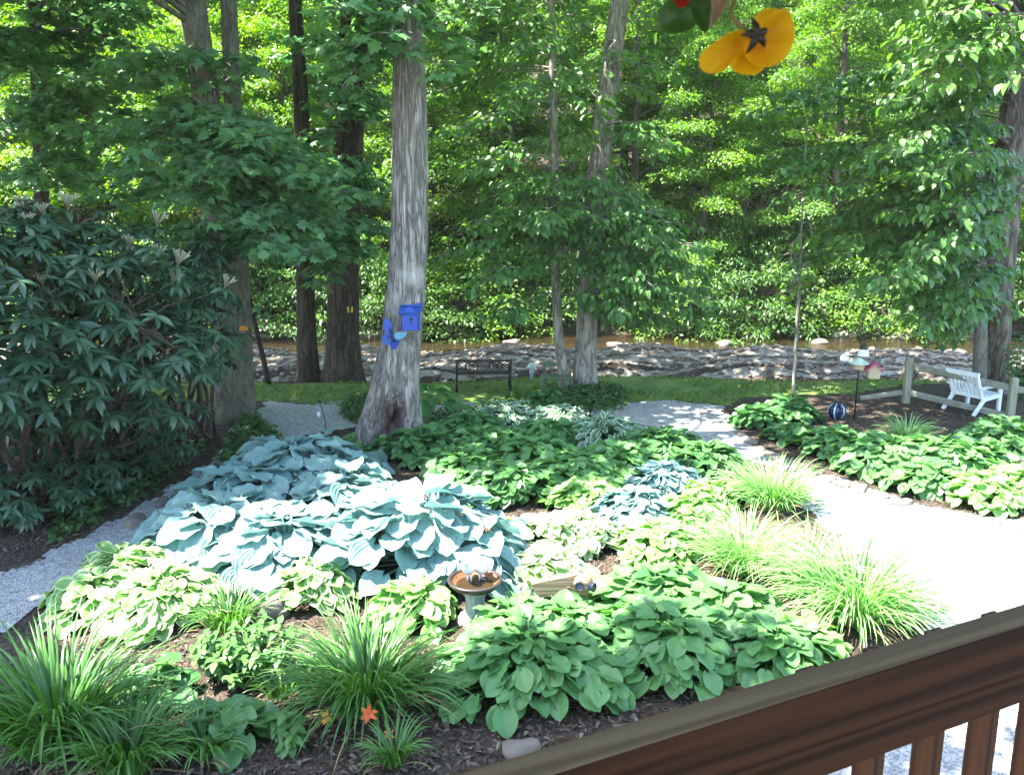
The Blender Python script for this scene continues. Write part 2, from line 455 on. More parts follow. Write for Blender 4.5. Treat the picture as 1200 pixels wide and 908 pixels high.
def mulch_mat():
    m, nt, b, out = new_mat('mulch_and_leaf_litter')
    v = coords(nt, kind='Object'); n1 = noise(nt, v, 3.0, 6, .6); n2 = noise(nt, v, 45, 5, .7)
    vo = N(nt, 'ShaderNodeTexVoronoi'); vo.inputs['Scale'].default_value = 42; nt.links.new(v, vo.inputs['Vector'])
    col = mixc(nt, ramp(nt, n1, [(.35, 0.0), (.65, 1.0)]), (.028, .022, .017), (.064, .050, .039))
    col = mixc(nt, ramp(nt, vo.outputs['Color'], [(.55, 0.0), (.9, .8)]), col, (.15, .105, .075))
    col = mixc(nt, ramp(nt, n2, [(.55, 0.0), (.75, .6)]), col, (.11, .085, .065))
    nt.links.new(col, b.inputs['Base Color']); b.inputs['Roughness'].default_value = .95; b.inputs['Specular IOR Level'].default_value = .15
    bump(nt, math_n(nt, 'ADD', math_n(nt, 'MULTIPLY', n2, .6), vo.outputs['Distance']), .9, .03, b); return m
def gravel_mat():
    m, nt, b, out = new_mat('grey_gravel')
    v = coords(nt); vo = N(nt, 'ShaderNodeTexVoronoi'); vo.inputs['Scale'].default_value = 55; nt.links.new(v, vo.inputs['Vector'])
    v2 = N(nt, 'ShaderNodeTexVoronoi'); v2.inputs['Scale'].default_value = 21; nt.links.new(v, v2.inputs['Vector'])
    n1 = noise(nt, v, 1.7, 5, .6)
    col = mixc(nt, ramp(nt, vo.outputs['Color'], [(.2, 0.0), (.8, 1.0)]), (.20, .205, .215), (.44, .44, .45))
    col = mixc(nt, ramp(nt, v2.outputs['Color'], [(.70, 0.0), (.92, .8)]), col, (.13, .12, .115))
    col = mixc(nt, ramp(nt, n1, [(.5, 0.0), (.75, .45)]), col, (.30, .26, .21))
    nt.links.new(col, b.inputs['Base Color']); b.inputs['Roughness'].default_value = .9
    bump(nt, math_n(nt, 'ADD', vo.outputs['Distance'], math_n(nt, 'MULTIPLY', n1, .6)), .8, .02, b); return m
def lawn_mat():
    m, nt, b, out = new_mat('mossy_lawn')
    v = coords(nt); n1 = noise(nt, v, 1.6, 5, .6); n2 = noise(nt, v, 30, 5, .7)
    col = mixc(nt, ramp(nt, n1, [(.38, 0.0), (.62, 1.0)]), (.12, .19, .022), (.055, .105, .018))
    col = mixc(nt, ramp(nt, n2, [(.55, 0.0), (.75, .8)]), col, (.16, .21, .035))
    nt.links.new(col, b.inputs['Base Color']); b.inputs['Roughness'].default_value = .95
    bump(nt, n2, .8, .03, b); return m
def bed_mat():
    m, nt, b, out = new_mat('stony_river_bed')
    v = coords(nt); vo = N(nt, 'ShaderNodeTexVoronoi'); vo.inputs['Scale'].default_value = 5.5; nt.links.new(v, vo.inputs['Vector'])
    col = ramp(nt, vo.outputs['Color'], [(.1, (.08, .068, .05)), (.5, (.16, .138, .105)), (.9, (.27, .25, .22))])
    nt.links.new(col, b.inputs['Base Color']); b.inputs['Roughness'].default_value = .8
    bump(nt, vo.outputs['Distance'], .8, .1, b); return m
def water_mat():
    m, nt, b, out = new_mat('amber_creek_water')
    v = coords(nt, (1, 2.4, 1)); n1 = noise(nt, v, 2.6, 4, .6)
    gl = N(nt, 'ShaderNodeBsdfGlossy'); gl.inputs['Roughness'].default_value = .08
    tr = N(nt, 'ShaderNodeBsdfTransparent'); tr.inputs['Color'].default_value = (.44, .37, .24, 1)
    df = N(nt, 'ShaderNodeBsdfDiffuse'); df.inputs['Color'].default_value = (.06, .042, .022, 1)
    m1 = N(nt, 'ShaderNodeMixShader'); m1.inputs[0].default_value = .35
    nt.links.new(tr.outputs[0], m1.inputs[1]); nt.links.new(df.outputs[0], m1.inputs[2])
    fr = N(nt, 'ShaderNodeFresnel'); fr.inputs['IOR'].default_value = 1.33
    bp = N(nt, 'ShaderNodeBump'); bp.inputs['Strength'].default_value = .5; bp.inputs['Distance'].default_value = .05
    nt.links.new(n1, bp.inputs['Height']); nt.links.new(bp.outputs[0], gl.inputs['Normal']); nt.links.new(bp.outputs[0], fr.inputs['Normal'])
    mx = N(nt, 'ShaderNodeMixShader'); nt.links.new(fr.outputs[0], mx.inputs[0]); nt.links.new(m1.outputs[0], mx.inputs[1]); nt.links.new(gl.outputs[0], mx.inputs[2])
    nt.links.new(mx.outputs[0], out.inputs['Surface']); return m
M['mulch'] = mulch_mat(); M['gravel'] = gravel_mat(); M['lawn'] = lawn_mat(); M['rbed'] = bed_mat(); M['water'] = water_mat()

xs = np.concatenate([np.linspace(-110, -24, 30), np.arange(-23.5, 24, .5), np.linspace(24, 110, 30)])
ys = np.concatenate([np.linspace(-30, 14, 30), np.arange(14.3, 34, .3), np.linspace(34.5, 130, 60)])
tag(grid_mesh('ground', xs, ys, terrain, M['mulch']), kind='structure')
# river bed sheet (stony), water sheet
tag(grid_mesh('river_bed', np.arange(-40, 40, .4), np.arange(18.0, 27.3, .3), lambda x, y: terrain(x, y) + .006, M['rbed']), kind='structure')
tag(grid_mesh('water', np.arange(-60, 60.1, 1.0), np.arange(18.2, 28.6, .65), lambda x, y: x * 0 + WATER_Z + .015 * np.sin(x * 2.1 + y * 3), M['water']), kind='structure')
# lawn strip
LAWN = [tuple(gp(u, v)[:2]) for u, v in ((-260, 470), (300, 470), (420, 478), (560, 474), (720, 474), (760, 470), (855, 475), (870, 466), (1000, 462), (1060, 452), (1300, 440))]
LAWN = LAWN + [(24, 18.6), (10, 18.9), (0, 18.8), (-10, 18.9), (-24, 18.8)]
tag(grid_mesh('lawn', np.arange(-24, 24, .12), np.arange(14, 19.2, .12), lambda x, y: terrain(x, y) + .012 + .012 * np.sin(x * 5) * np.sin(y * 6), M['lawn'],
              keep=lambda x, y: inpoly_np(x, y, LAWN)), kind='structure')
# gravel path: a ring round the planted island
OUT = [(-300, 800), (-60, 690), (40, 660), (120, 618), (200, 572), (262, 532), (300, 508), (296, 484), (318, 469), (400, 465), (480, 470), (600, 474), (720, 472), (770, 468), (845, 476), (862, 500), (885, 524), (930, 546), (1000, 566), (1060, 586), (1130, 602), (1220, 612), (1500, 640)]
INN = [(-200, 980), (-40, 760), (30, 722), (150, 655), (225, 590), (300, 535), (350, 512), (424, 500), (500, 490), (600, 486), (715, 488), (800, 513), (860, 538), (925, 552), (950, 605), (1020, 662), (1080, 735), (1040, 800), (960, 880), (900, 1000)]
ring = [tuple(gp(u, v)[:2]) for u, v in OUT] + [(9, 5), (9, 2.2), (3, 2.2)] + [tuple(gp(u, v)[:2]) for u, v in INN[::-1]] 
tag(grid_mesh('gravel_path', np.arange(-12, 13, .07), np.arange(2.2, 17.2, .07),
              lambda x, y: .010 + .008 * np.sin(x * 3.1 + 1) * np.sin(y * 2.7), M['gravel'], keep=lambda x, y: inpoly_np(x + .05 * np.sin(y * 9), y + .05 * np.sin(x * 8), ring)), kind='structure')

# ------------------------------------------------------------------ trees
def spray_leaves(L, rg, tm, c, r, n, size, az0, flat=.16, droop=.25, tint0=.5):
    a = rg.uniform(0, 2 * math.pi, n); q = np.sqrt(rg.uniform(0, 1, n)) * r
    P = np.stack([c[0] + q * np.cos(a), c[1] + q * np.sin(a), c[2] - droop * q * q / max(r, .1) + rg.normal(0, flat * r, n)], 1)
    az = np.arctan2(-np.cos(a), np.sin(a)) * 1.0 + rg.normal(0, .8, n) if az0 is None else az0 + rg.normal(0, .9, n)
    R = leaf_rot(az, rg.normal(-.35, .35, n), rg.normal(0, .35, n))
    L.add(tm, P, R, size * rg.uniform(.7, 1.2, n), np.clip(tint0 + rg.normal(0, .25, n), 0, 1))

def curve_pts(a, b, sag, k=6, rg=None, wig=.0):
    a = np.array(a, float); b = np.array(b, float); t = np.linspace(0, 1, k)[:, None]
    P = a + (b - a) * t; P[:, 2] += sag * 4 * (t * (1 - t))[:, 0]
    if rg is not None and wig: P[1:-1] += rg.normal(0, wig, (k - 2, 3))
    return P

def bough(L, mb, rg, tm, a, b, size, nper=9, r0=.02, sag=.25, side=.55, dens=1.0, tint0=.5):
    """limb from a to b with side twigs carrying leaves in a flat tier"""
    P = curve_pts(a, b, sag, 8, rg, .04); ln = np.linalg.norm(P[-1] - P[0])
    mb.tube(P, np.linspace(r0, .006, 8), 6, cap=False)
    d = P[-1] - P[0]; d[2] = 0; d /= np.linalg.norm(d) + 1e-6; s = np.array([-d[1], d[0], 0])
    ntw = max(4, int(ln * 7 * dens))
    for i in range(ntw):
        t = rg.uniform(.35, 1.0); k = t * 7; i0 = min(6, int(k)); p = P[i0] + (P[i0 + 1] - P[i0]) * (k - i0)
        sg = 1 if i % 2 else -1; l = side * rg.uniform(.5, 1.25) * (1.25 - .6 * t)
        q = p + (s * sg * rg.uniform(.5, 1) + d * rg.uniform(.3, .9)) * l + np.array([0, 0, rg.uniform(-.30, .06) * l])
        mb.tube([p, (p + q) / 2 + np.array([0, 0, .03]), q], [.006, .004, .003], 4, cap=False)
        n = max(3, int(nper * l / .5)); tt = rg.uniform(.25, 1.05, n)[:, None]
        C = p + (q - p) * tt; off = rg.normal(0, 1, (n, 3)) * np.array([.10, .10, .05]); C = C + off * (l / .5)
        dirv = (q - p)[None] / l + off * 6
        az = np.arctan2(-dirv[:, 0], dirv[:, 1]) + rg.normal(0, .5, n)
        L.add(tm, C, leaf_rot(az, rg.normal(-.5, .3, n), rg.normal(0, .3, n)), size * rg.uniform(.65, 1.2, n), np.clip(tint0 + rg.normal(0, .25, n), 0, 1))

def trunk_mesh(name, pts, rad, mat, parent, sides=20, ridge=.05, flare=None, seed=0, hollow=None, extra=None):
    """one continuous tapered trunk; pts world, relative to parent location given by the caller"""
    rg = np.random.default_rng(seed)
    P = np.array([tuple(p) for p in pts], float); 
    seg = np.concatenate([[0], np.cumsum(np.linalg.norm(np.diff(P, axis=0), axis=1))]); k = max(12, int(seg[-1] / .12)) if flare else max(10, int(seg[-1] / .35))
    tt = np.linspace(0, seg[-1], k)
    Q = np.stack([np.interp(tt, seg, P[:, i]) for i in range(3)], 1)
    for _ in range(3): Q[1:-1] = (Q[:-2] + 2 * Q[1:-1] + Q[2:]) / 4
    Rr = np.interp(tt, seg, rad); th = np.arange(sides) * 2 * math.pi / sides
    prof = np.ones((k, sides))
    ph = rg.uniform(0, 6, 8)
    for j in range(k):
        z = tt[j]
        pr = 1 + ridge * (np.sin(5 * th + ph[0] + z * .35) * .5 + np.sin(9 * th + ph[1] - z * .5) * .4 + np.sin(3 * th + ph[2] + z * .8) * .5) + rg.normal(0, ridge * .25, sides)
        if flare: pr = pr + flare * math.exp(-z / .33) * (1 + .45 * np.cos(4 * th + ph[3]) + .25 * np.cos(7 * th + ph[4])) + flare * .35 * math.exp(-z / 1.2)
        prof[j] = pr * Rr[j]
    V, Fq = tube_arrays(Q, prof, sides)
    rot = np.zeros(len(V))
    if hollow:
        for (h, hr, depth) in hollow:
            d = (V - np.array(h)) / np.array(hr); q = np.exp(-(d ** 2).sum(1) * 1.6) * (1 + .4 * np.sin(V[:, 2] * 31 + V[:, 0] * 23))
            cen = Q[np.clip(np.searchsorted(Q[:, 2], V[:, 2]), 0, k - 1)]
            V = V + (cen - V) * np.array([1, 1, 0]) * np.clip(q * depth, 0, .8)[:, None]; rot = np.maximum(rot, np.clip(q * 1.6, 0, 1))
    faces = [Fq, np.array([[(k - 1) * sides + i for i in range(sides)]])]
    if extra is not None and extra.n:
        EV = np.concatenate(extra.V); 
        for kk, f in extra.F.items(): faces.append(np.array(f) + len(V))
        V = np.concatenate([V, EV]); rot = np.concatenate([rot, np.zeros(len(EV))])
    return np_mesh(name, V, faces, mat, parent, rot=rot)

rg = np.random.default_rng(7)
TREES = {}
def start_tree(key, base_px, pts_px, y, top, label, mat, name='tree', cat='tree', group=None, sides=20, ridge=.05, flare=.35, hollow=None, seed=1):
    """pts_px: (u, v, width_px) from the base upwards, all at forward distance y; then straight on to `top` metres"""
    t = dict(key=key, limbs=MB(), leaves=Leaves(), mat=mat, sides=sides, ridge=ridge, flare=flare, hollow=hollow, seed=seed, name=name, leafmat=M['maple'])
    base = dp(base_px[0], base_px[1], y); base.z = tz(base.x, y)
    pts = []; rad = []
    for (u, v, wpx) in pts_px:
        p = dp(u, v, y); c = y * CP - (p.z - H) * SP; pts.append(p); rad.append(wpx / F * c / 2)
    b0 = base.copy(); b0.z -= .15
    pts = [b0] + pts; rad = [rad[0] * 1.05] + rad
    d = (pts[-1] - pts[-2]).normalized(); d.x *= .5; p = pts[-1]
    if top > p.z:
        n = 4
        for i in range(1, n + 1):
            pts.append(p + d * ((top - p.z) * i / n) + Vector((0, 0, 0))); rad.append(rad[len(pts) - 2] * .72)
    t['pts'] = pts; t['rad'] = rad; t['base'] = base; t['label'] = label; t['cat'] = cat; t['group'] = group
    TREES[key] = t; return t
def trunk_at(t, z):
    P = t['pts']
    for a, b in zip(P[:-1], P[1:]):
        if a.z <= z <= b.z: return a.lerp(b, (z - a.z) / max(1e-6, b.z - a.z))
    return P[-1]
def finish_tree(t):
    e = empty(t['name'], t['base']); tag(e, t['label'], t['cat'], t['group'])
    off = np.array(t['base'])
    t['limbs'].V = [v - off for v in t['limbs'].V]
    tr = trunk_mesh('trunk', [p - t['base'] for p in t['pts']], t['rad'], t['mat'], e, t['sides'], t['ridge'], t['flare'], t['seed'],
                    None if not t['hollow'] else [(np.array(h) - off, r, d) for h, r, d in t['hollow']], t['limbs'])
    if t['leaves'].n:
        t['leaves'].V = [v - off for v in t['leaves'].V]; t['leaves'].build('crown', t['leafmat'], e)
    return e
def foliage(t, poly, yr, n, tm, size, reach=.8, rise=.3, seed=0, nper=9, side=.55, dens=1.0, tint0=.5, r0=.018):
    """n boughs of tree t whose tips lie inside a picture polygon at forward distances yr"""
    g = np.random.default_rng(seed); us = [p[0] for p in poly]; vs = [p[1] for p in poly]; c = 0; tries = 0
    while c < n and tries < n * 60:
        tries += 1
        u = g.uniform(min(us), max(us)); v = g.uniform(min(vs), max(vs))
        if not inpoly(u, v, poly): continue
        e = dp(u, v, g.uniform(*yr))
        a = trunk_at(t, e.z + g.uniform(.1, rise + .4))
        d = e - a
        if d.length > 4.5:
            # a longer limb first, then the bough
            m = a + d * (1 - 2.6 / d.length); t['limbs'].tube(curve_pts(a, m, .25, 5), np.linspace(.05, r0, 5), 6, cap=False); a = m
        bough(t['leaves'], t['limbs'], g, tm, a, e, size, nper, r0, .22, side, dens, tint0); c += 1

# --- the trees one can tell apart
t = start_tree('main', (463, 522), [(456, 510, 66), (460, 478, 58), (464, 440, 50), (470, 400, 46), (476, 340, 44), (480, 280, 43), (481, 200, 41), (480, 120, 39), (478, 50, 34), (477, 0, 31)], 12.75, 15.0,
               'thick grey furrowed tree with blue birdhouse and rotten hollow at its base', M['bark_main'], sides=96, ridge=.05, flare=.42, seed=4)
hb = dp(452, 500, 12.45); hb2 = dp(466, 492, 12.4); hb3 = dp(440, 515, 12.5)
t['hollow'] = [(hb, (.20, .40, .36), .9), (hb2, (.14, .40, .32), .8), (dp(448, 522, 12.4), (.15, .35, .16), .7)]
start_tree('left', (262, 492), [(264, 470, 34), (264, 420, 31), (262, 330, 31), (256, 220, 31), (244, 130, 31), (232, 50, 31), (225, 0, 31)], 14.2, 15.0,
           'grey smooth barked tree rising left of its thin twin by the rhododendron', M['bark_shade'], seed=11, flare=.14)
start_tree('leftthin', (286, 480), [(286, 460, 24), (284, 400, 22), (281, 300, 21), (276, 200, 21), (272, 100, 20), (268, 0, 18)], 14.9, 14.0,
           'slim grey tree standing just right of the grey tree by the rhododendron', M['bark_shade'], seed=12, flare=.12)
start_tree('dark1', (361, 441), [(361, 430, 24), (359, 380, 21), (357, 300, 20), (356, 200, 19), (352, 100, 17), (347, 30, 16)], 18.0, 14.0,
           'slim dark trunked tree on the lawn left of the broad dark trunk', M['bark_dark'], seed=13)
start_tree('dark2', (402, 443), [(402, 432, 40), (402, 390, 36), (402, 320, 36), (406, 220, 36), (412, 120, 32), (414, 0, 28)], 17.9, 16.0,
           'broad dark trunked tree on the lawn with small yellow marks', M['bark_dark'], seed=14)
start_tree('sapling', (664, 455), [(660, 440, 12), (655, 400, 11), (650, 300, 11), (650, 200, 10), (648, 100, 9), (646, 0, 8)], 16.8, 11.0,
           'thin pale leaning tree between the bench and the leaning grey tree', M['bark_pale'], sides=12, flare=.2, seed=15)
start_tree('lean', (686, 452), [(685, 435, 26), (687, 390, 24), (690, 320, 25), (697, 230, 25), (708, 140, 24), (718, 60, 23), (727, 0, 22)], 17.0, 15.0,
           'grey tree leaning right with ivy at its foot behind the bench lawn', M['bark_pale'], seed=16, flare=.2)
start_tree('right', (1160, 455), [(1162, 440, 30), (1166, 380, 33), (1172, 300, 33), (1181, 200, 33), (1192, 100, 32), (1202, 0, 30)], 16.6, 15.0,
           'tall brown tree behind the white chair at the right edge', M['bark_far'], seed=17)
start_tree('right2', (1148, 452), [(1148, 440, 14), (1149, 400, 14), (1150, 350, 13), (1146, 250, 12), (1140, 150, 11)], 16.3, 9.0,
           'thin trunked tree growing just left of the brown tree behind the chair', M['bark_grey'], seed=18)
start_tree('leanthin', (316, 446), [(314, 440, 7), (306, 410, 6), (296, 370, 6), (288, 330, 5)], 17.2, 5.5,
           'thin dark sapling leaning left beside the slim grey tree', M['bark_dark'], sides=8, flare=None, seed=19)
start_tree('stake', (930, 458), [(930, 450, 4.5), (932, 420, 4.5), (934, 380, 4.5), (937, 340, 4.0), (938, 300, 3)], 16.4, 6.0,
           'thin straight young tree on the creek bank above dark hostas', M['bark_pale'], sides=8, flare=None, seed=20)
start_tree('farleft', (50, 440), [(50, 420, 20), (50, 300, 18), (48, 200, 16), (44, 100, 15), (40, 0, 14)], 19.5, 15.0,
           'dark trunked tree rising behind the rhododendron at the left edge', M['bark_dark'], seed=21)
start_tree('shade', (-760, 560), [(-760, 540, 40), (-758, 300, 36), (-756, 100, 34)], 10.0, 13.0,
           'tall leafy tree outside the garden on its sunny left side', M['bark_grey'], seed=22)  # out of view, added to carry the shading clumps on the left

T = TREES
# visible boughs
foliage(T['leftthin'], [(120, 230), (190, 150), (300, 130), (410, 180), (420, 260), (380, 310), (300, 330), (190, 320), (130, 280)], (11.8, 13.8), 30, MAPLE, .185, seed=31, nper=9, tint0=.5, side=.6)
foliage(T['leftthin'], [(90, 60), (300, 90), (300, 230), (110, 230)], (12.5, 15.0), 18, MAPLE, .20, seed=32, nper=7, tint0=.6)
foliage(T['main'], [(495, -30), (560, -30), (565, 90), (505, 110)], (11.4, 12.6), 7, MAPLE, .18, seed=46, nper=8, rise=.9, side=.4, tint0=.9)
foliage(T['main'], [(385, -40), (468, -40), (456, 70), (445, 135), (395, 120), (375, 50)], (11.2, 12.6), 20, MAPLE, .20, seed=33, nper=9, rise=.9, side=.45, tint0=.75)
foliage(T['dark1'], [(290, 180), (390, 170), (420, 300), (400, 340), (300, 330)], (14.5, 17.0), 12, MAPLE, .20, seed=34, tint0=.35)
foliage(T['dark2'], [(330, -40), (470, -40), (470, 330), (380, 330), (330, 200)], (16.0, 18.0), 22, MAPLE, .2, seed=35, tint0=.4)
foliage(T['sapling'], [(490, -30), (700, -30), (700, 240), (600, 330), (500, 300)], (15.0, 18.5), 44, OVATE[0], .165, seed=36, nper=12, tint0=.55)
foliage(T['lean'], [(560, 260), (680, 230), (800, 260), (860, 330), (820, 395), (700, 385), (600, 380), (550, 340)], (14.8, 17.0), 44, OVATE[1], .16, seed=37, nper=13, tint0=.30)
foliage(T['lean'], [(700, -20), (800, 40), (790, 230), (700, 280)], (15.5, 17.5), 12, OVATE[0], .18, seed=38, tint0=.5)
foliage(T['right'], [(1000, 150), (1090, 40), (1150, -10), (1140, 200), (1130, 400), (1060, 390), (1010, 340)], (12.8, 16.4), 46, OVATE[1], .17, seed=39, nper=13, tint0=.4)
foliage(T['right'], [(880, 120), (1000, 80), (1100, 180), (1080, 300), (980, 360), (900, 250)], (15.0, 17.5), 26, OVATE[0], .165, seed=40, nper=12, tint0=.45)
foliage(T['right'], [(1020, -30), (1210, -30), (1210, 130), (1080, 120)], (10.5, 12.5), 14, OVATE[1], .165, seed=41, nper=11, rise=.8, tint0=.85)
foliage(T['farleft'], [(-20, -30), (200, -30), (190, 220), (100, 240), (-20, 240)], (14.5, 19.5), 46, MAPLE, .17, seed=42, nper=12, tint0=.6)
foliage(T['stake'], [(880, 300), (990, 300), (1000, 360), (880, 360)], (16.0, 17.2), 7, OVATE[0], .16, seed=43, tint0=.6, side=.35)
foliage(T['right2'], [(1050, 300), (1150, 300), (1150, 410), (1060, 400)], (15.6, 17.0), 12, OVATE[0], .18, seed=44, tint0=.3, side=.4)
foliage(T['leanthin'], [(285, 320), (330, 320), (330, 380), (285, 380)], (16.6, 17.5), 3, OVATE[0], .16, seed=45, side=.3)
T['sapling']['leafmat'] = M['oak']; T['lean']['leafmat'] = M['oak']; T['right']['leafmat'] = M['oak']; T['stake']['leafmat'] = M['far']; T['right2']['leafmat'] = M['oak']

# unseen overhead crowns: leaf clumps added for shade, left out above the lit ground
LIT = [(70, 694), (165, 655), (250, 622), (330, 606), (415, 585), (436, 550), (560, 540), (640, 590), (740, 575), (830, 560), (880, 535), (960, 548), (1040, 575), (1130, 535), (1260, 520), (1500, 700), (1500, 1100), (1000, 1000), (1010, 800), (930, 730), (850, 665), (700, 675), (600, 690), (480, 690), (420, 700), (260, 705), (230, 735), (90, 728), (60, 712)]
g = np.random.default_rng(99)
sx, sy = -SUN.x / SUN.z, -SUN.y / SUN.z
own = ['main', 'left', 'leftthin', 'dark1', 'dark2', 'lean', 'right', 'farleft', 'shade']
cnt = 0
for i in range(3020):
    if i < 2000: gx, gy = g.uniform(-11, 13), g.uniform(1.0, 24)
    elif i < 2550: gx, gy = g.uniform(-14, -2.5), g.uniform(4.5, 15)
    elif i < 2800: gx, gy = g.uniform(-2.5, 3.5), g.uniform(4.2, 6.6)
    else: gx, gy = g.uniform(-3.6, -.4), g.uniform(8.6, 11.2)
    u, v = project(gx, gy, .3)
    r = g.uniform(.6, 1.0)
    hit = any(inpoly(*project(gx + q * r * math.cos(b) - sx * zz_, gy + q * r * math.sin(b) - sy * zz_, zz_), LIT) for q in (0, .55, 1.05) for b in np.arange(6) * 1.05 for zz_ in (.3, .8))
    if hit and g.uniform() > .02: continue
    if any((gx - a_) ** 2 + (gy - b_) ** 2 < c_ * c_ for a_, b_, c_ in ((2.4, 12.0, 1.3), (8.8, 11.3, 1.6), (1.0, 13.2, .8), (3.0, 16.2, 1.0), (0, 6.7, .95), (.7, 7.6, 1.3), (-.5, 7.9, 1.6), (-1.9, 7.4, 1.0), (-2.9, 6.9, .8), (5.2, 9.2, 1.2), (5.9, 8.4, 1.2))): continue
    if gy > 19.5 and g.uniform() > .72: continue
    if v < 500 and gy < 19.5 and g.uniform() > .5: continue
    if v < 560 and u > 350 and g.uniform() > .7: continue
    if v > 1400: continue
    pz = g.uniform(6.8, 11.5); px, py = gx - sx * pz, gy - sy * pz
    if pz < H + .26 * py + 1.0: pz = H + .26 * py + 1.0 + g.uniform(0, 2.5); px, py = gx - sx * pz, gy - sy * pz
    if py < 2.5 and px > -6: continue
    best = min(own, key=lambda k: (T[k]['base'].x - px) ** 2 + (T[k]['base'].y - py) ** 2)
    a = trunk_at(T[best], pz - .8); dd = math.hypot(a.x - px, a.y - py)
    if dd > (8.5 if i < 2000 or i >= 2800 else 10.5): continue
    # keep clear of the lit ground: whole clump radius
    spray_leaves(T[best]['leaves'], g, SIMPLE, (px, py, pz), r, 70, .34, None, .22, .2, .5)
    clear = True
    for q in np.linspace(0, 1, 9):
        lx, ly, lz = a.x + (px - a.x) * q, a.y + (py - a.y) * q, a.z + (pz - a.z) * q + .4 * 4 * q * (1 - q)
        if inpoly(*project(lx + sx * lz, ly + sy * lz, .2), LIT): clear = False
    if i % 2 == 0 and clear:
        T[best]['limbs'].tube(curve_pts(a, (px, py, pz), .4, 5), np.linspace(.05, .012, 5), 5, cap=False)
    cnt += 1
print('canopy clumps', cnt)
for k in TREES: finish_tree(TREES[k])

# small yellow marks on the broad dark trunk
# --- forest across the creek
def forest_proto(seed, ht, leafmat, size, nb, spread, low=1.5, dens=1.0, barkmat=None, tint0=.5, r=.17):
    g = np.random.default_rng(seed); L = Leaves(); mb = MB()
    lean = g.uniform(-.6, .6, 2)
    tp = [(0, 0, -.5), (lean[0] * .1, lean[1] * .1, ht * .2), (lean[0] * .5, lean[1] * .5, ht * .6), (lean[0], lean[1], ht)]
    for i in range(nb):
        h = low + (ht - low) * (i + .5) / nb; f = (h - low) / (ht - low)
        ln = spread * (1 - .55 * f ** 1.5) * g.uniform(.55, 1.1); az = i * 2.4 + g.uniform(-.4, .4)
        a = np.array([lean[0] * f, lean[1] * f, h]); b = a + np.array([math.cos(az) * ln, math.sin(az) * ln, ln * g.uniform(-.12, .25)])
        P = curve_pts(a, b, .25, 6, g, .08); mb.tube(P, np.linspace(.05 * (1 - .6 * f) + .01, .008, 6), 5, cap=False)
        for s in range(5):
            tt = g.uniform(.35, 1.05) * 5; i0 = min(4, int(tt)); c = P[i0] + (P[i0 + 1] - P[i0]) * (tt - i0)
            c = c + g.normal(0, .18, 3) * np.array([1, 1, .5])
            spray_leaves(L, g, SIMPLE, c, g.uniform(.45, .95), int(165 * dens), size, None, .17, .34, min(1, max(0, tint0 + g.normal(0, .18))))
    e = empty('forest_tree'); 
    trunk_mesh('trunk', tp, [r, r * .85, r * .55, r * .15], barkmat or M['bark_far'], e, 12, .04, .3, seed, None, mb)
    L.build('crown', leafmat, e)
    return e
protos = [forest_proto(201, 13, M['far'], .135, 46, 3.4, 1.0), forest_proto(202, 15, M['far2'], .135, 50, 3.2, 1.6), forest_proto(203, 10, M['far'], .14, 36, 3.0, .8, tint0=.75),
          forest_proto(204, 16, M['far2'], .14, 48, 3.6, 2.6, r=.24), forest_proto(205, 8, M['far'], .14, 30, 2.8, .6, tint0=.85, r=.09)]
FL = ['leafy yellow green tree on the wooded slope across the creek', 'cool green tall tree on the wooded slope across the creek', 'bright green small tree on the wooded slope across the creek',
      'tall bare stemmed tree on the wooded slope across the creek', 'low pale green understory tree on the wooded slope across the creek']
used = set(); g = np.random.default_rng(5)
spots = []
for row, (yy, n, hw) in enumerate(((29.6, 13, 22), (33.5, 13, 25), (38.5, 13, 29), (45, 13, 34), (54, 12, 41), (66, 11, 50))):
    for i in range(n):
        spots.append(((-1 + 2 * (i + .5 + g.uniform(-.35, .35)) / n) * hw, yy + g.uniform(-1.2, 1.6), row))
for (x, y, row) in spots:
    k = int(g.choice([0, 1, 2, 4, 1, 4] if row == 0 else [0, 1, 2, 3, 0, 3, 1, 1]))
    if k not in used: o = protos[k]; used.add(k)
    else: o = copy_tree(protos[k])
    o.location = (x, y, tz(x, y) - .1); o.rotation_euler = (0, 0, g.uniform(0, 6.28)); s = g.uniform(.8, 1.2); o.scale = (s, s, s * g.uniform(.92, 1.1))
    tag(o, FL[k], 'tree', 'trees of the wooded slope across the creek')
L = Leaves(); g = np.random.default_rng(77)
for i in range(4200):
    y = 28.6 + 50 * g.uniform() ** 1.7; x = g.uniform(-1, 1) * (y * .72 + 2)
    spray_leaves(L, g, SIMPLE, (x, y, tz(x, y) + g.uniform(.1, .9)), g.uniform(.4, 1.0), 44, .135, None, .22, .3, g.uniform(.1, .9))
tag(L.build('undergrowth', M['bank'], None), 'low green undergrowth covering the slope across the creek', 'undergrowth', kind='stuff')
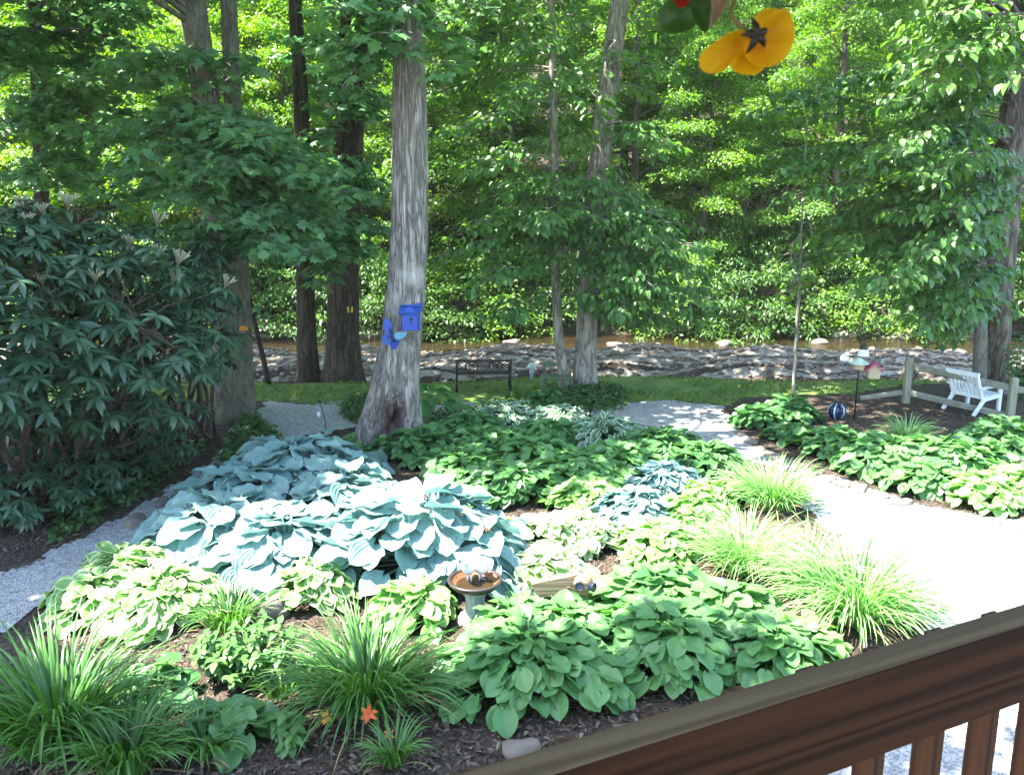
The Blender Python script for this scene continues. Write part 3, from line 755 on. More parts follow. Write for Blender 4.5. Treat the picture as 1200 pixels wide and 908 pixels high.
# overhanging shrubs on the far bank
def shrub_proto(seed, leafmat, size, R, ht, n, tm=None):
    g = np.random.default_rng(seed); L = Leaves(); mb = MB()
    for i in range(n):
        az = g.uniform(0, 6.28); q = math.sqrt(g.uniform(0, 1)) * R; z = ht * g.uniform(.12, 1.0) * (1 - .55 * (q / R) ** 2) - .55 * (q / R) ** 2
        c = (q * math.cos(az), q * math.sin(az), z)
        if i % 2 == 0: mb.tube(curve_pts((g.normal(0, .1), g.normal(0, .1), -.1), c, .2, 5, g, .05), np.linspace(.025, .006, 5), 5, cap=False)
        spray_leaves(L, g, tm or SIMPLE, c, g.uniform(.3, .55), 42, size, None, .18, .3, g.uniform(.2, .8))
    e = empty('bank_shrub'); mb.build('stem', M['branch'], e, smooth=True); L.build('foliage', leafmat, e); return e
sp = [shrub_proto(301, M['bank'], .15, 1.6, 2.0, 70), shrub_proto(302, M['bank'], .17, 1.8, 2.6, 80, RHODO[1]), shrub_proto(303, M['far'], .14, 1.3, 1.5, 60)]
SL = ['yellow green shrub overhanging the creek on the far bank', 'dark leafy shrub overhanging the creek on the far bank', 'low light green shrub at the water edge on the far bank']
used = set()
for i in range(40):
    x = -18 + 36 * (i + g.uniform(-.3, .3)) / 39; y = (27.5 if i % 2 else 28.3) + g.uniform(-.2, .5); k = int(g.integers(0, 3))
    if k not in used: o = sp[k]; used.add(k)
    else: o = copy_tree(sp[k])
    y += float(wob(x)); o.location = (x, y, tz(x, y) - .05); o.rotation_euler = (0, 0, g.uniform(0, 6.28)); s = g.uniform(.75, 1.15); o.scale = (s, s, s)
    tag(o, SL[k], 'shrub', 'shrubs along the far bank of the creek')

# ------------------------------------------------------------------ rhododendrons on the left
def rhodo(name, base, blobs, nwh, label, size=.24, seed=0, trusses=0, stems=10):
    """blobs: (centre offset, radii); whorls of leaves over the blob surfaces on brown branches"""
    g = np.random.default_rng(seed); L = Leaves(); mb = MB(); e = empty(name, base); tag(e, label, 'shrub', None)
    tot = sum(b[1][0] * b[1][2] for b in blobs); tr_at = []
    for (c, r) in blobs:
        c = np.array(c); r = np.array(r); n = int(nwh * r[0] * r[2] / tot); root = np.array([c[0] * .5, c[1] * .6, 0.0])
        hubs = []
        for s in range(stems):
            q = c + g.normal(0, .35, 3) * r; q[2] = max(.25, q[2]); hubs.append(q)
            mb.tube(curve_pts(root + g.normal(0, .2, 3) * np.array([1, 1, 0]), q, g.uniform(-.2, .3), 7, g, .06), np.linspace(.035, .014, 7), 6, cap=False)
        for i in range(n):
            d = g.normal(0, 1, 3); d /= np.linalg.norm(d)
            if d[2] < -.55: d[2] *= -1
            if d[1] > .5 and g.uniform() < .6: d[1] *= -1        # the far side matters less
            p = c + d * r * g.uniform(.72, 1.08)
            if p[2] < .12: p[2] = .12 + g.uniform(0, .2)
            if i % 4 == 0:
                hq = min(hubs, key=lambda h: ((h - p) ** 2).sum()); mb.tube(curve_pts(hq, p, .05, 4, g, .03), np.linspace(.012, .006, 4), 5, cap=False)
            nl = int(g.integers(7, 11)); az = np.arange(nl) * 2 * math.pi / nl + g.uniform(0, 6) + g.normal(0, .15, nl)
            ax = d * .5 + np.array([0, 0, 1.0]); ax /= np.linalg.norm(ax)
            zq = Vector(ax).to_track_quat('Z', 'Y').to_matrix(); Mx = np.array(zq)
            R = Mx @ leaf_rot(az, g.normal(-.08, .2, nl), g.normal(0, .2, nl)); pal = g.uniform(0, 1)
            L.add(RHODO[int(g.integers(0, 3))], np.tile(p, (nl, 1)), R, size * g.uniform(.75, 1.15, nl), np.clip(pal * .6 + g.normal(.2, .15, nl), 0, 1))
            if len(tr_at) < trusses and d[1] < .2 and d[2] > .1: tr_at.append((p + ax * .02, Mx))
    mb.build('stem', M['branch'], e, smooth=True); L.build('foliage', M['rhodo'], e)
    if tr_at:
        first = None
        tm = MB(); gg = np.random.default_rng(3)
        for i in range(11):
            a = i * 2.4; q = .035 + .03 * (i % 3) / 2; tm.tube([(0, 0, 0), (math.cos(a) * q * .6, math.sin(a) * q * .6, .07), (math.cos(a) * q * 1.5, math.sin(a) * q * 1.5, .13 + .02 * (i % 2))], [.005, .006, .009], 5)
        tm.tube([(0, 0, -.02), (0, 0, .10)], [.009, .006], 6)
        for p, Mx in tr_at:
            if first is None: first = tm.build('flower_truss', M['truss'], e, smooth=True); o = first
            else: o = first.copy(); COL.objects.link(o); o.parent = e
            o.location = p; o.rotation_euler = Matrix(Mx.tolist()).to_euler(); s = gg.uniform(.8, 1.25); o.scale = (s, s, s)
    return e
M['truss'] = plain_mat('pale_flower_truss', (.24, .25, .16), .8, c2=(.18, .14, .09))
b1 = gp(60, 560)
def off(u, v, y, base):
    p = dp(u, v, y); return (p.x - base.x, p.y - base.y, p.z)
rhodo('rhododendron', b1, [(off(60, 380, 10.2, b1), (2.0, 1.4, 1.35)), (off(-60, 400, 9.0, b1), (1.6, 1.3, 1.5)), (off(150, 380, 11.2, b1), (1.2, 1.1, .9)), (off(90, 470, 10.4, b1), (1.5, .7, .45))], 1200,
      'big rhododendron with pale flower trusses filling the left side', .215, 51, 50)
b2 = gp(200, 505)
rhodo('rhododendron', b2, [(off(215, 400, 12.3, b2), (.85, .8, 1.0)), (off(235, 330, 12.6, b2), (.6, .6, .7))], 240, 'dark narrow rhododendron in front of the grey tree', .19, 52, 8, 5)
b3 = gp(60, 610)
rhodo('rhododendron', b3, [(off(5, 590, 9.3, b3), (.9, .5, .42)), (off(100, 562, 10.4, b3), (.75, .5, .4)), (off(175, 525, 11.6, b3), (.6, .5, .45)), (off(30, 520, 10.8, b3), (1.1, .6, .5)), (off(140, 495, 11.9, b3), (.8, .5, .5))], 480, 'low rhododendron along the left edge of the gravel path', .16, 53, 0, 5)

# ------------------------------------------------------------------ hostas and other planting
HT = {k: [T_hosta(wd, b, cup, wv, 10 * i + j, power=pw) for j, (b, cup) in enumerate(((.15, .18), (.35, .10), (.65, .22), (.30, .30)))]
      for i, (k, wd, wv, pw) in enumerate((('big', .92, .06, .80), ('mid', .86, .035, .80), ('narrow', .42, .06, .80)))}
PLANT_N = {}
def hosta(u, v, R, ht, leaf, kind, label, shape='mid', seed=0, dens=1.0, group=None, sq=1.0, z0=.01):
    g = np.random.default_rng(1000 + seed); p = gp(u, v, z0)
    e = empty('hosta', p, 0); tag(e, label, 'hosta', group)
    wd = {'big': .92, 'mid': .86, 'narrow': .42}[shape]; leaf *= {'big': .86, 'mid': .84, 'narrow': .95}[shape]
    n = int(dens * 2.6 * math.pi * R * R * 1.35 / (leaf * leaf * wd * .62)); n = max(8, min(n, 330))
    L = Leaves(); S = Leaves(); i = np.arange(n); a = i * 2.39996 + g.normal(0, .25, n); q = np.sqrt((i + .5) / n)
    rho = np.clip(q + g.normal(0, .06, n), 0, 1)
    reach = max(.05, R - leaf * .62)
    size = leaf * (g.uniform(.60, 1.15, n)) * (1 - .15 * (1 - rho))
    sink = g.uniform(0, .30, n)
    z = ht * .92 * (1 - .72 * rho ** 2.2) * (1 - sink * .8)
    lump = 1 + .15 * np.sin(3 * a + seed) + .10 * np.sin(5 * a + 2 * seed)
    B = np.stack([rho * reach * lump * np.cos(a), rho * reach * lump * np.sin(a) * sq, np.maximum(z, .05)], 1)
    az = a - math.pi / 2 + g.normal(0, .42, n)
    pitch = .25 - .62 * rho + g.normal(0, .20, n)
    R3 = leaf_rot(az, pitch, g.normal(0, .28, n)); tt = np.clip(g.normal(.5, .28, n), 0, 1)
    pick = g.integers(0, 4, n)
    for k in range(4):
        m = pick == k; L.add(HT[shape][k], B[m], R3[m], size[m], tt[m])
    # petioles: thin ribbons from the crown to each blade
    K = 5; t_ = np.linspace(0, 1, K); bx = g.normal(0, .05, (n, 2))
    for j in range(n):
        P = np.stack([bx[j, 0] + (B[j, 0] - bx[j, 0]) * t_ ** 1.3, bx[j, 1] + (B[j, 1] - bx[j, 1]) * t_ ** 1.3, B[j, 2] * t_ ** .8], 1)
        d = np.array([-math.sin(a[j]), math.cos(a[j]), 0]) * (.012 * leaf / .3 + .002)
        V = np.concatenate([P - d, P + d]); Fq = np.array([(q_, q_ + 1, K + q_ + 1, K + q_) for q_ in range(K - 1)])
        L.raw(V, Fq, np.zeros((2 * K, 2)), .5)
    L.build('foliage', M[kind], e)
    return e

def blades(L, g, n, ln, wd, base_r, el=(1.0, 1.45), bend=(1.3, 2.3), K=8, tint=(.2, .9), az=None):
    a = g.uniform(0, 2 * math.pi, n) if az is None else az; q = base_r * np.sqrt(g.uniform(0, 1, n)); l = ln * g.uniform(.6, 1.1, n)
    th0 = g.uniform(*el, n); bd = g.uniform(*bend, n); side = np.stack([-np.sin(a), np.cos(a), a * 0], 1); out = np.stack([np.cos(a), np.sin(a), a * 0], 1)
    p = np.stack([q * np.cos(a), q * np.sin(a), a * 0], 1); tw = g.normal(0, .5, n)
    Vs = []; uvs = []
    for k in range(K + 1):
        s = k / K; th = th0 - bd * s ** 1.5
        wk = wd * g.uniform(.95, 1.05, n) * (1 - s ** 2.6) * (.75 + .25 * min(1, s * 5)) + .0006
        sd = side * np.cos(tw * s)[:, None] + np.array([0, 0, 1.0]) * np.sin(tw * s)[:, None]
        dirv = out * np.cos(th)[:, None] + np.array([0, 0, 1.0]) * np.sin(th)[:, None]
        nr = np.cross(dirv, sd)
        Vs.append(np.stack([p - sd * wk[:, None] / 2, p + nr * (wk * .25)[:, None], p + sd * wk[:, None] / 2], 1))
        uvs.append(np.tile(np.array([[-1, s], [0, s], [1, s]]), (n, 1, 1)))
        p = p + dirv * (l / K)[:, None]
    V = np.stack(Vs, 1).reshape(n, -1, 3); uv = np.stack(uvs, 1).reshape(-1, 2); kk = 3 * (K + 1)
    f = np.array([(3 * i + j, 3 * i + j + 1, 3 * i + j + 4, 3 * i + j + 3) for i in range(K) for j in (0, 1)])
    Fq = (f[None] + (np.arange(n) * kk)[:, None, None]).reshape(-1, 4)
    V[:, :, 2] = np.maximum(V[:, :, 2], .008)
    L.raw(V.reshape(-1, 3), Fq, uv, np.repeat(g.uniform(*tint, n), kk))
def daylily(u, v, n, ln, wd, kind, label, seed=0, base_r=.16, el=(1.0, 1.5), bend=(1.3, 2.3), flowers=(), group=None):
    g = np.random.default_rng(2000 + seed); p = gp(u, v, .01); e = empty('daylily', p); tag(e, label, 'daylily', group)
    L = Leaves(); blades(L, g, n, ln, wd, base_r, el, bend); L.build('foliage', M[kind], e)
    D = Leaves(); blades(D, g, max(4, n // 16), ln * .8, wd * .8, base_r * 1.2, (.05, .9), (.6, 1.8)); D.build('dead_blade', M['straw'], e)
    for (fu, fv, fy, cm, sc) in flowers:
        q = dp(fu, fv, p.y + fy) - p; lily_flower(e, q, sc, cm, g)
    return e
M['orange'] = leaf_mat('orange_petal', (.62, .10, .03), (.75, .16, .04), .4, .5)
M['amber'] = leaf_mat('amber_bud', (.62, .28, .04), (.70, .34, .05), .4, .5)
def lily_flower(parent, at, sc, cm, g):
    at = Vector(at); st = MB(); st.tube(curve_pts((at.x * .2, at.y * .2 + .05, .02), at, .1, 6), np.linspace(.005, .0035, 6), 5)
    L = Leaves(); n = 6; az = np.arange(n) * math.pi / 3
    R = np.array(Matrix.Rotation(math.radians(55), 3, 'X')) @ leaf_rot(az, .62 + .25 * np.sin(az * 2 + 1), g.normal(0, .25, n))
    L.add(T_strip(.40, 1.5, .3, 6, .8), np.tile(np.array(at), (n, 1)), R, sc, g.uniform(0, 1, n))
    f = L.build('flower', M[cm], parent); s = st.build('flower_stem', M['lily'], f, smooth=True)

HOSTAS = [
 (350, 572, .98, .72, .46, 'blue', 'big', 'large shaded blue hosta nearest the main tree trunk'),
 (262, 640, .86, .62, .46, 'blue', 'big', 'large blue hosta bordering the left gravel path'),
 (335, 662, .85, .60, .46, 'blue', 'big', 'large sunlit blue hosta between the path side blue hosta and the bird bath'),
 (500, 662, 1.02, .86, .48, 'blue', 'big', 'tallest sunlit blue hosta directly behind the bird bath'),
 (300, 592, .80, .58, .44, 'blue', 'big', 'shaded blue hosta in the middle of the blue group'),
 (405, 600, .70, .58, .44, 'blue', 'big', 'half lit blue hosta left of the tallest one by the main tree'),
 (118, 712, .46, .36, .20, 'gold', 'mid', 'yellow edged hosta nearest the left gravel path'),
 (150, 680, .50, .36, .20, 'gold', 'mid', 'yellow edged hosta tucked against the path side blue hosta'),
 (195, 716, .56, .42, .20, 'gold', 'mid', 'yellow edged hosta in front of the path side blue hosta'),
 (368, 698, .42, .36, .20, 'gold', 'mid', 'bright yellow edged hosta between two large blue hostas'),
 (486, 722, .40, .34, .22, 'lime', 'mid', 'small light green hosta left of the bird bath pedestal'),
 (495, 532, .72, .42, .21, 'dgreen', 'mid', 'green hosta at the right foot of the main tree'),
 (565, 532, .70, .42, .21, 'green', 'mid', 'green hosta behind the tallest blue hosta, second from the main tree'),
 (545, 556, .62, .40, .21, 'green', 'mid', 'light green hosta touching the back of the tallest blue hosta'),
 (625, 548, .72, .45, .21, 'green', 'mid', 'green hosta in front of the white striped hostas, middle of the bed'),
 (600, 578, .62, .42, .21, 'dgreen', 'mid', 'green hosta right of the tallest blue hosta'),
 (668, 566, .70, .45, .21, 'green', 'mid', 'green hosta between the white edged hosta and the striped hostas'),
 (722, 552, .66, .42, .20, 'green', 'mid', 'green hosta behind the small blue hostas'),
 (690, 592, .50, .34, .18, 'lime', 'mid', 'lime hosta between green hosta and sunlit small blue hosta'),
 (770, 534, .66, .42, .22, 'dgreen', 'mid', 'green hosta on the path edge right of the striped hostas'),
 (640, 520, .60, .38, .20, 'green', 'mid', 'green hosta between two white striped hostas'),
 (828, 548, .56, .38, .22, 'dgreen', 'mid', 'blue green hosta behind the back daylily on the path edge'),
 (550, 508, .60, .36, .20, 'dgreen', 'mid', 'dark green hosta left of the leftmost white striped hosta'),
 (592, 497, .55, .40, .22, 'undul', 'narrow', 'white striped hosta in the shade, leftmost of three'),
 (655, 499, .52, .38, .22, 'undul', 'narrow', 'white striped hosta in the shade, middle of three'),
 (708, 520, .66, .46, .22, 'undul', 'narrow', 'white striped hosta beside the right gravel path, largest of three'),
 (640, 642, .50, .38, .20, 'white', 'mid', 'sunlit white edged hosta right of the tallest blue hosta'),
 (684, 636, .42, .34, .20, 'white', 'mid', 'sunlit white edged hosta in front of the small blue hosta'),
 (640, 682, .46, .34, .20, 'white', 'mid', 'white edged hosta behind the wooden garden animal'),
 (775, 570, .50, .32, .20, 'sblue', 'mid', 'small blue hosta in half shade beside green hostas'),
 (742, 606, .54, .34, .20, 'sblue', 'mid', 'small blue hosta in full sun beside lime hostas'),
 (812, 610, .46, .34, .19, 'lime', 'mid', 'sunlit lime hosta left of the two upper daylilies'),
 (770, 648, .46, .34, .19, 'lime', 'mid', 'sunlit lime hosta between small blue hosta and front green hostas'),
 (835, 590, .40, .30, .18, 'lime', 'mid', 'lime hosta at the left foot of the back daylily'),
 (620, 790, .68, .46, .23, 'green', 'mid', 'broad green hosta directly in front of the bird bath'),
 (606, 752, .42, .38, .22, 'green', 'mid', 'green hosta hiding the foot of the bird bath pedestal'),
 (668, 758, .46, .40, .22, 'green', 'mid', 'green hosta hiding the foot of the wooden garden animal'),
 (765, 715, .54, .42, .22, 'green', 'mid', 'green hosta behind the one closest to the bare soil and rail'),
 (780, 768, .62, .46, .23, 'green', 'mid', 'green hosta over bare soil in the middle of the rail side row'),
 (850, 735, .50, .42, .23, 'green', 'mid', 'green hosta left of the front right daylily'),
 (905, 775, .50, .38, .22, 'green', 'mid', 'green hosta touching the top of the deck railing'),
 (945, 770, .34, .34, .20, 'lime', 'mid', 'sunlit light green hosta under the front right daylily'),
 (885, 498, .42, .36, .21, 'dgreen', 'mid', 'dark hosta at the bend of the right gravel path'),
 (925, 490, .50, .42, .22, 'dgreen', 'mid', 'dark hosta at the foot of the thin young tree'),
 (928, 516, .40, .30, .20, 'dgreen', 'mid', 'dark hosta by the edging stones of the right bed'),
 (978, 530, .58, .40, .23, 'green', 'mid', 'green hosta below the blue striped garden ornament'),
 (1040, 548, .74, .48, .24, 'green', 'mid', 'green hosta in the middle of the right bed'),
 (1100, 548, .70, .48, .24, 'green', 'mid', 'green hosta in front of the white garden chair'),
 (1085, 572, .52, .40, .22, 'green', 'mid', 'green hosta spilling over the gravel edge in the right bed'),
 (1178, 522, .66, .46, .24, 'green', 'mid', 'green hosta at the foot of the right fence post'),
 (1140, 545, .56, .42, .22, 'green', 'mid', 'green hosta right of the one facing the garden chair'),
 (1150, 588, .50, .38, .22, 'lime', 'mid', 'sunlit yellow green hosta on the gravel edge of the right bed'),
 (1205, 582, .56, .42, .22, 'lime', 'mid', 'sunlit yellow green hosta cut by the right picture edge'),
 (180, 812, .30, .26, .24, 'dgreen', 'big', 'few broad leaves of a dark hosta beside the left daylily'),
 (272, 862, .28, .28, .24, 'dgreen', 'big', 'few broad leaves of a dark hosta behind the small front daylily'),
 (430, 520, .34, .22, .18, 'green', 'mid', 'small green hosta at the left foot of the main tree'),
]
for i, h in enumerate(HOSTAS):
    hosta(h[0], h[1], h[2] * 1.13, h[3], h[4], h[5], h[7], h[6], seed=i, dens=.55 if h[6] == 'big' and h[2] < .4 else 1.0, group='hosta clumps of the garden beds')

DG = 'daylily clumps of the garden beds'
daylily(70, 868, 340, .95, .026, 'lily', 'tall dark daylily clump in the lower left corner', 1, .26, group=DG, el=(.9, 1.5), bend=(1.0, 2.2))
daylily(150, 900, 150, .65, .022, 'lily', 'arching daylily clump at the bottom edge beside the corner clump', 2, .16, group=DG)
daylily(430, 822, 460, .80, .020, 'lily', 'wide green daylily clump with one orange flower', 3, .24, group=DG, el=(.75, 1.5), bend=(1.1, 2.3),
        flowers=[(432, 836, -.55, 'orange', .075), (456, 860, -.5, 'amber', .05), (383, 840, -.45, 'amber', .06)])
daylily(240, 885, 110, .46, .018, 'lily', 'small daylily in front of the broad hosta leaves', 4, .09, group=DG)
daylily(462, 895, 80, .36, .016, 'lily', 'small yellowing daylily in front of the orange flower', 5, .07, group=DG)
daylily(270, 735, 170, .50, .014, 'lily', 'fine leaved daylily behind the bushy leafy plant', 6, .16, group=DG)
daylily(330, 815, 70, .34, .014, 'lily', 'thin daylily at the foot of the bushy leafy plant', 12, .10, group=DG)
daylily(905, 592, 560, .70, .016, 'llily', 'pale daylily clump farthest back beside the right gravel', 7, .26, el=(.8, 1.5), bend=(1.0, 2.0), group=DG)
daylily(872, 668, 480, .74, .015, 'llily', 'pale daylily clump above the front green hostas', 8, .22, el=(.8, 1.5), bend=(1.0, 2.1), group=DG)
daylily(1000, 722, 640, .95, .018, 'llily', 'large sunlit daylily clump leaning over the white gravel', 9, .26, el=(.7, 1.45), bend=(1.1, 2.2), group=DG)
daylily(945, 690, 380, .78, .016, 'llily', 'sunlit daylily clump behind the large one by the gravel', 10, .18, el=(.8, 1.5), group=DG)
daylily(1062, 520, 130, .62, .020, 'llily', 'arching daylily among the hostas near the garden chair', 11, .14, group=DG)

def leafy(u, v, R, ht, n, label, seed, leaf=.085, name='leafy_plant'):
    g = np.random.default_rng(3000 + seed); p = gp(u, v, .01); e = empty(name, p); tag(e, label, 'plant'); L = Leaves(); mb = MB()
    for i in range(n):
        a = g.uniform(0, 6.28); q = R * math.sqrt(g.uniform(0, 1)); h = ht * (1 - .4 * (q / R) ** 2) * g.uniform(.75, 1.1)
        P = curve_pts((q * .35 * math.cos(a), q * .35 * math.sin(a), 0), (q * math.cos(a), q * math.sin(a), h), .03, 6); mb.tube(P, np.linspace(.005, .003, 6), 5, cap=False)
        for k in range(9):
            t = .3 + .7 * k / 8; c = P[0] + (P[-1] - P[0]) * t; az = np.array([k * 1.57, k * 1.57 + 3.14]) + g.normal(0, .3, 2)
            L.add(OVATE[k % 2], np.tile(c, (2, 1)), leaf_rot(az, g.normal(.1 if k > 6 else -.3, .2, 2), g.normal(0, .2, 2)), leaf * g.uniform(.8, 1.2, 2), g.uniform(0, 1, 2))
    mb.build('stem', M['lily'], e, smooth=True); L.build('foliage', M['phlox'], e); return e
leafy(292, 790, .42, .42, 44, 'bushy leafy plant between two front daylilies', 1)
leafy(331, 874, .15, .22, 8, 'small bright leafy seedling on bare soil beside the wide daylily', 2, .10)
leafy(1190, 468, .35, 1.35, 22, 'light green leafy shrub at the right edge beside the fence post', 3, .12, 'leafy_shrub')
hosta(506, 486, .55, .62, .42, 'dgreen', 'tall broad leaved plant in shade right of the main trunk', 'mid', 91, .35)
hosta(640, 474, .40, .30, .2, 'dgreen', 'dark low hosta at the foot of the thin leaning tree', 'mid', 92, .8)

# shaded ground cover round the trees, short grass of the lawn
def cover(name, polys, n, size, hgt, mat, seed, tm=None):
    g = np.random.default_rng(seed); L = Leaves()
    for poly in polys:
        us = [p[0] for p in poly]; vs = [p[1] for p in poly]; P = []
        while len(P) < n:
            u = g.uniform(min(us), max(us)); v = g.uniform(min(vs), max(vs))
            if inpoly(u, v, poly): q = gp(u, v); P.append((q.x, q.y, tz(q.x, q.y) + g.uniform(.02, hgt)))
        P = np.array(P); L.add(tm or OVATE[0], P, leaf_rot(g.uniform(0, 6.28, n), g.normal(-.2, .35, n), g.normal(0, .3, n)), size * g.uniform(.6, 1.3, n), g.uniform(0, 1, n))
    o = L.build(name, M[mat], None); tag(o, kind='stuff'); return o
tag(cover('ground_cover', [[(490, 492), (600, 468), (735, 462), (730, 484), (600, 498), (500, 508)], [(410, 470), (440, 462), (446, 496), (420, 500), (400, 486)], [(280, 500), (300, 488), (330, 520), (250, 555)], [(655, 462), (700, 452), (735, 460), (720, 478), (660, 480)], [(60, 560), (200, 500), (250, 520), (180, 580), (60, 640)]], 1500, .10, .16, 'cover', 61),
    'low dark ground cover in the shade around the trees', 'ground cover')
g = np.random.default_rng(62); L = Leaves(); P = []
while len(P) < 9000:
    x, y = g.uniform(-16, 14), g.uniform(14.5, 18.4)
    if inpoly(x, y, LAWN) and math.sin(x * 1.7) + math.sin(y * 2.3 + x) > -.9: P.append((x, y, tz(x, y) + .005))
P = np.array(P); L.add(TAPERED[0], P, leaf_rot(g.uniform(0, 6.28, len(P)), g.uniform(.6, 1.4, len(P)), g.normal(0, .3, len(P))), g.uniform(.05, .10, len(P)), g.uniform(0, 1, len(P)))
tag(L.build('grass', M['grass'], None), 'short mossy grass of the shaded lawn strip', 'grass', kind='stuff')

# ------------------------------------------------------------------ stones, mulch chips, twigs
def stone_arrays(g, n=10, m=6):
    V = []; Fs = []
    ph = g.uniform(0, 6, 6); 
    for j in range(m + 1):
        t = math.pi * j / m
        for i in range(n):
            a = 2 * math.pi * i / n; d = np.array([math.sin(t) * math.cos(a), math.sin(t) * math.sin(a), math.cos(t)])
            r = 1 + .16 * math.sin(2.1 * d[0] * 2 + ph[0]) + .14 * math.sin(3.3 * d[1] + ph[1]) + .10 * math.sin(4 * d[2] + 3 * d[0] + ph[2])
            V.append(np.sign(d) * np.abs(d) ** .8 * r)
    for j in range(m):
        for i in range(n): Fs.append((j * n + i, (j + 1) * n + i, (j + 1) * n + (i + 1) % n, j * n + (i + 1) % n))
    return np.array(V), np.array(Fs)
def stone_mat():
    m, nt, b, out = new_mat('river_stone'); at = N(nt, 'ShaderNodeAttribute', attribute_name='tint'); n1 = noise(nt, coords(nt), 6, 5)
    col = ramp(nt, at.outputs['Fac'], [(.0, (.055, .047, .040)), (.35, (.12, .10, .083)), (.6, (.17, .125, .088)), (.85, (.27, .24, .21)), (1.0, (.08, .076, .074))])
    col = mixc(nt, math_n(nt, 'MULTIPLY', n1, .5), col, (.2, .185, .165)); nt.links.new(col, b.inputs['Base Color']); b.inputs['Roughness'].default_value = .8
    bump(nt, noise(nt, coords(nt), 25, 4), .4, .02, b); return m
M['stone'] = stone_mat()
g = np.random.default_rng(71); L = Leaves(); stones = [stone_arrays(g, 6, 4) for _ in range(6)]
P = []
for _ in range(15000):
    x = g.uniform(-17, 17); y = g.uniform(18.7, 27.2) if g.uniform() < .32 else g.uniform(19.9, 25.0)
    yy = y - float(wob(x)); z = tz(x, y)
    P.append((x, y, max(z, WATER_Z - .12)))
P = np.array(P); n = len(P); big = np.where(g.uniform(0, 1, n) < .06, 1.9, 1.0)
for k in range(6):
    idx = np.arange(n) % 6 == k; m = idx.sum(); V, Fs = stones[k]; V = V * np.array([1.2, .9, .5])
    L.add((V, Fs, np.zeros((len(V), 2))), P[idx], leaf_rot(g.uniform(0, 6.28, m), g.normal(0, .2, m), g.normal(0, .2, m)), (.018 + .055 * g.uniform(0, 1, m) ** 2) * big[idx], g.uniform(0, 1, m))
tag(L.build('gravel_bar', M['stone'], None), 'pale stones of the gravel bar in the creek', 'stones', kind='stuff')
stone_mesh = []
def stone(name, p, s, rz, label, cat, group, tint=.4, k=0):
    while len(stone_mesh) <= k:
        gg = np.random.default_rng(800 + len(stone_mesh)); V, Fs = stone_arrays(gg, 14, 9); V = V * np.array([1.2, .85, .55])
        o = np_mesh('stone', V, [Fs], M['stone'], None, uv=np.zeros((len(V), 2)), tint=np.full(len(V), gg.uniform(.1, .9))); me = o.data; bpy.data.objects.remove(o); stone_mesh.append(me)
    o = bpy.data.objects.new(name, stone_mesh[k]); COL.objects.link(o); o.location = p; o.scale = s if hasattr(s, '__len__') else (s, s, s); o.rotation_euler = (0, 0, rz)
    tag(o, label, cat, group); return o
g = np.random.default_rng(72)
edge = [(868, 507), (880, 517), (893, 527), (905, 533), (918, 541), (935, 548), (952, 554), (970, 560), (988, 566), (1006, 571), (1030, 579), (1056, 588)]
for i, (u, v) in enumerate(edge):
    p = gp(u, v, .03); stone('edging_stone', p - Vector((0, 0, .02)), (g.uniform(.09, .16), g.uniform(.09, .15), .09), g.uniform(0, 6), 'flat grey stone edging the right bed along the gravel path', 'stone', 'edging stones of the right bed', k=i % 5)
for i, (u, v) in enumerate([(300, 516), (272, 540), (245, 560), (218, 575), (190, 590), (160, 612), (262, 556)]):
    p = gp(u, v, .02); stone('edging_stone', p, g.uniform(.08, .16), g.uniform(0, 6), 'dark stone edging the left gravel path below the rhododendrons', 'stone', 'edging stones of the left path', k=(i + 2) % 5)
stone('stone', gp(608, 876, .03), (.11, .10, .10), .4, 'pale rounded stone on bare soil beside the deck railing', 'stone', None, k=3)
stone('stone', gp(318, 716, .05), (.15, .14, .20), .9, 'grey stone at the foot of the sunlit yellow edged hosta', 'stone', None, k=1)
for i, (u, v, s) in enumerate([(830, 449, .22), (712, 448, .26), (780, 444, .2), (905, 438, .22), (1010, 448, .2), (330, 444, .24)]):
    p = gp(u, v, -.3); p.z = tz(p.x, p.y) + .03; stone('creek_rock', p, s, i, 'dark wet rock at the near edge of the creek', 'rock', 'rocks at the near edge of the creek', k=i % 5)
for i, (u, v, s) in enumerate([(765, 407, .24), (848, 404, .28), (720, 405, .2), (1120, 415, .3), (960, 402, .24), (600, 402, .22)]):
    p = gp(u, v, WATER_Z); p.z = WATER_Z + .02; stone('creek_rock', p, (s, s, s * .7), i * 1.3, 'pale rock in the water near the far creek bank', 'rock', 'rocks near the far creek bank', k=(i + 1) % 5)

# mulch chips and fallen leaves: stuff
M['chip'] = leaf_mat('mulch_chip', (.05, .038, .029), (.165, .13, .10), .05, .9)
g = np.random.default_rng(73); L = Leaves(); P = []
zones = [([(0, 760), (560, 700), (960, 690), (800, 850), (560, 930), (0, 930)], 4200), ([(590, 600), (860, 640), (840, 700), (590, 720)], 800), ([(940, 480), (1200, 470), (1200, 530), (930, 520)], 1100),
         ([(860, 505), (1200, 600), (1200, 625), (1000, 580), (900, 545)], 500), ([(0, 600), (280, 490), (310, 520), (120, 625), (0, 680)], 1000), ([(560, 540), (700, 560), (600, 640)], 250)]
for poly, n in zones:
    us = [p[0] for p in poly]; vs = [p[1] for p in poly]; c = 0
    while c < n:
        u = g.uniform(min(us), max(us)); v = g.uniform(min(vs), max(vs))
        if inpoly(u, v, poly): q = gp(u, v); P.append((q.x, q.y, g.uniform(.006, .03))); c += 1
P = np.array(P); n = len(P); L.add(TAPERED[1], P, leaf_rot(g.uniform(0, 6.28, n), g.normal(0, .25, n), g.normal(0, .4, n)), g.uniform(.025, .085, n), g.uniform(0, 1, n) ** 2)
tag(L.build('mulch', M['chip'], None), 'brown mulch chips and fallen leaves on the beds', 'mulch', kind='stuff')

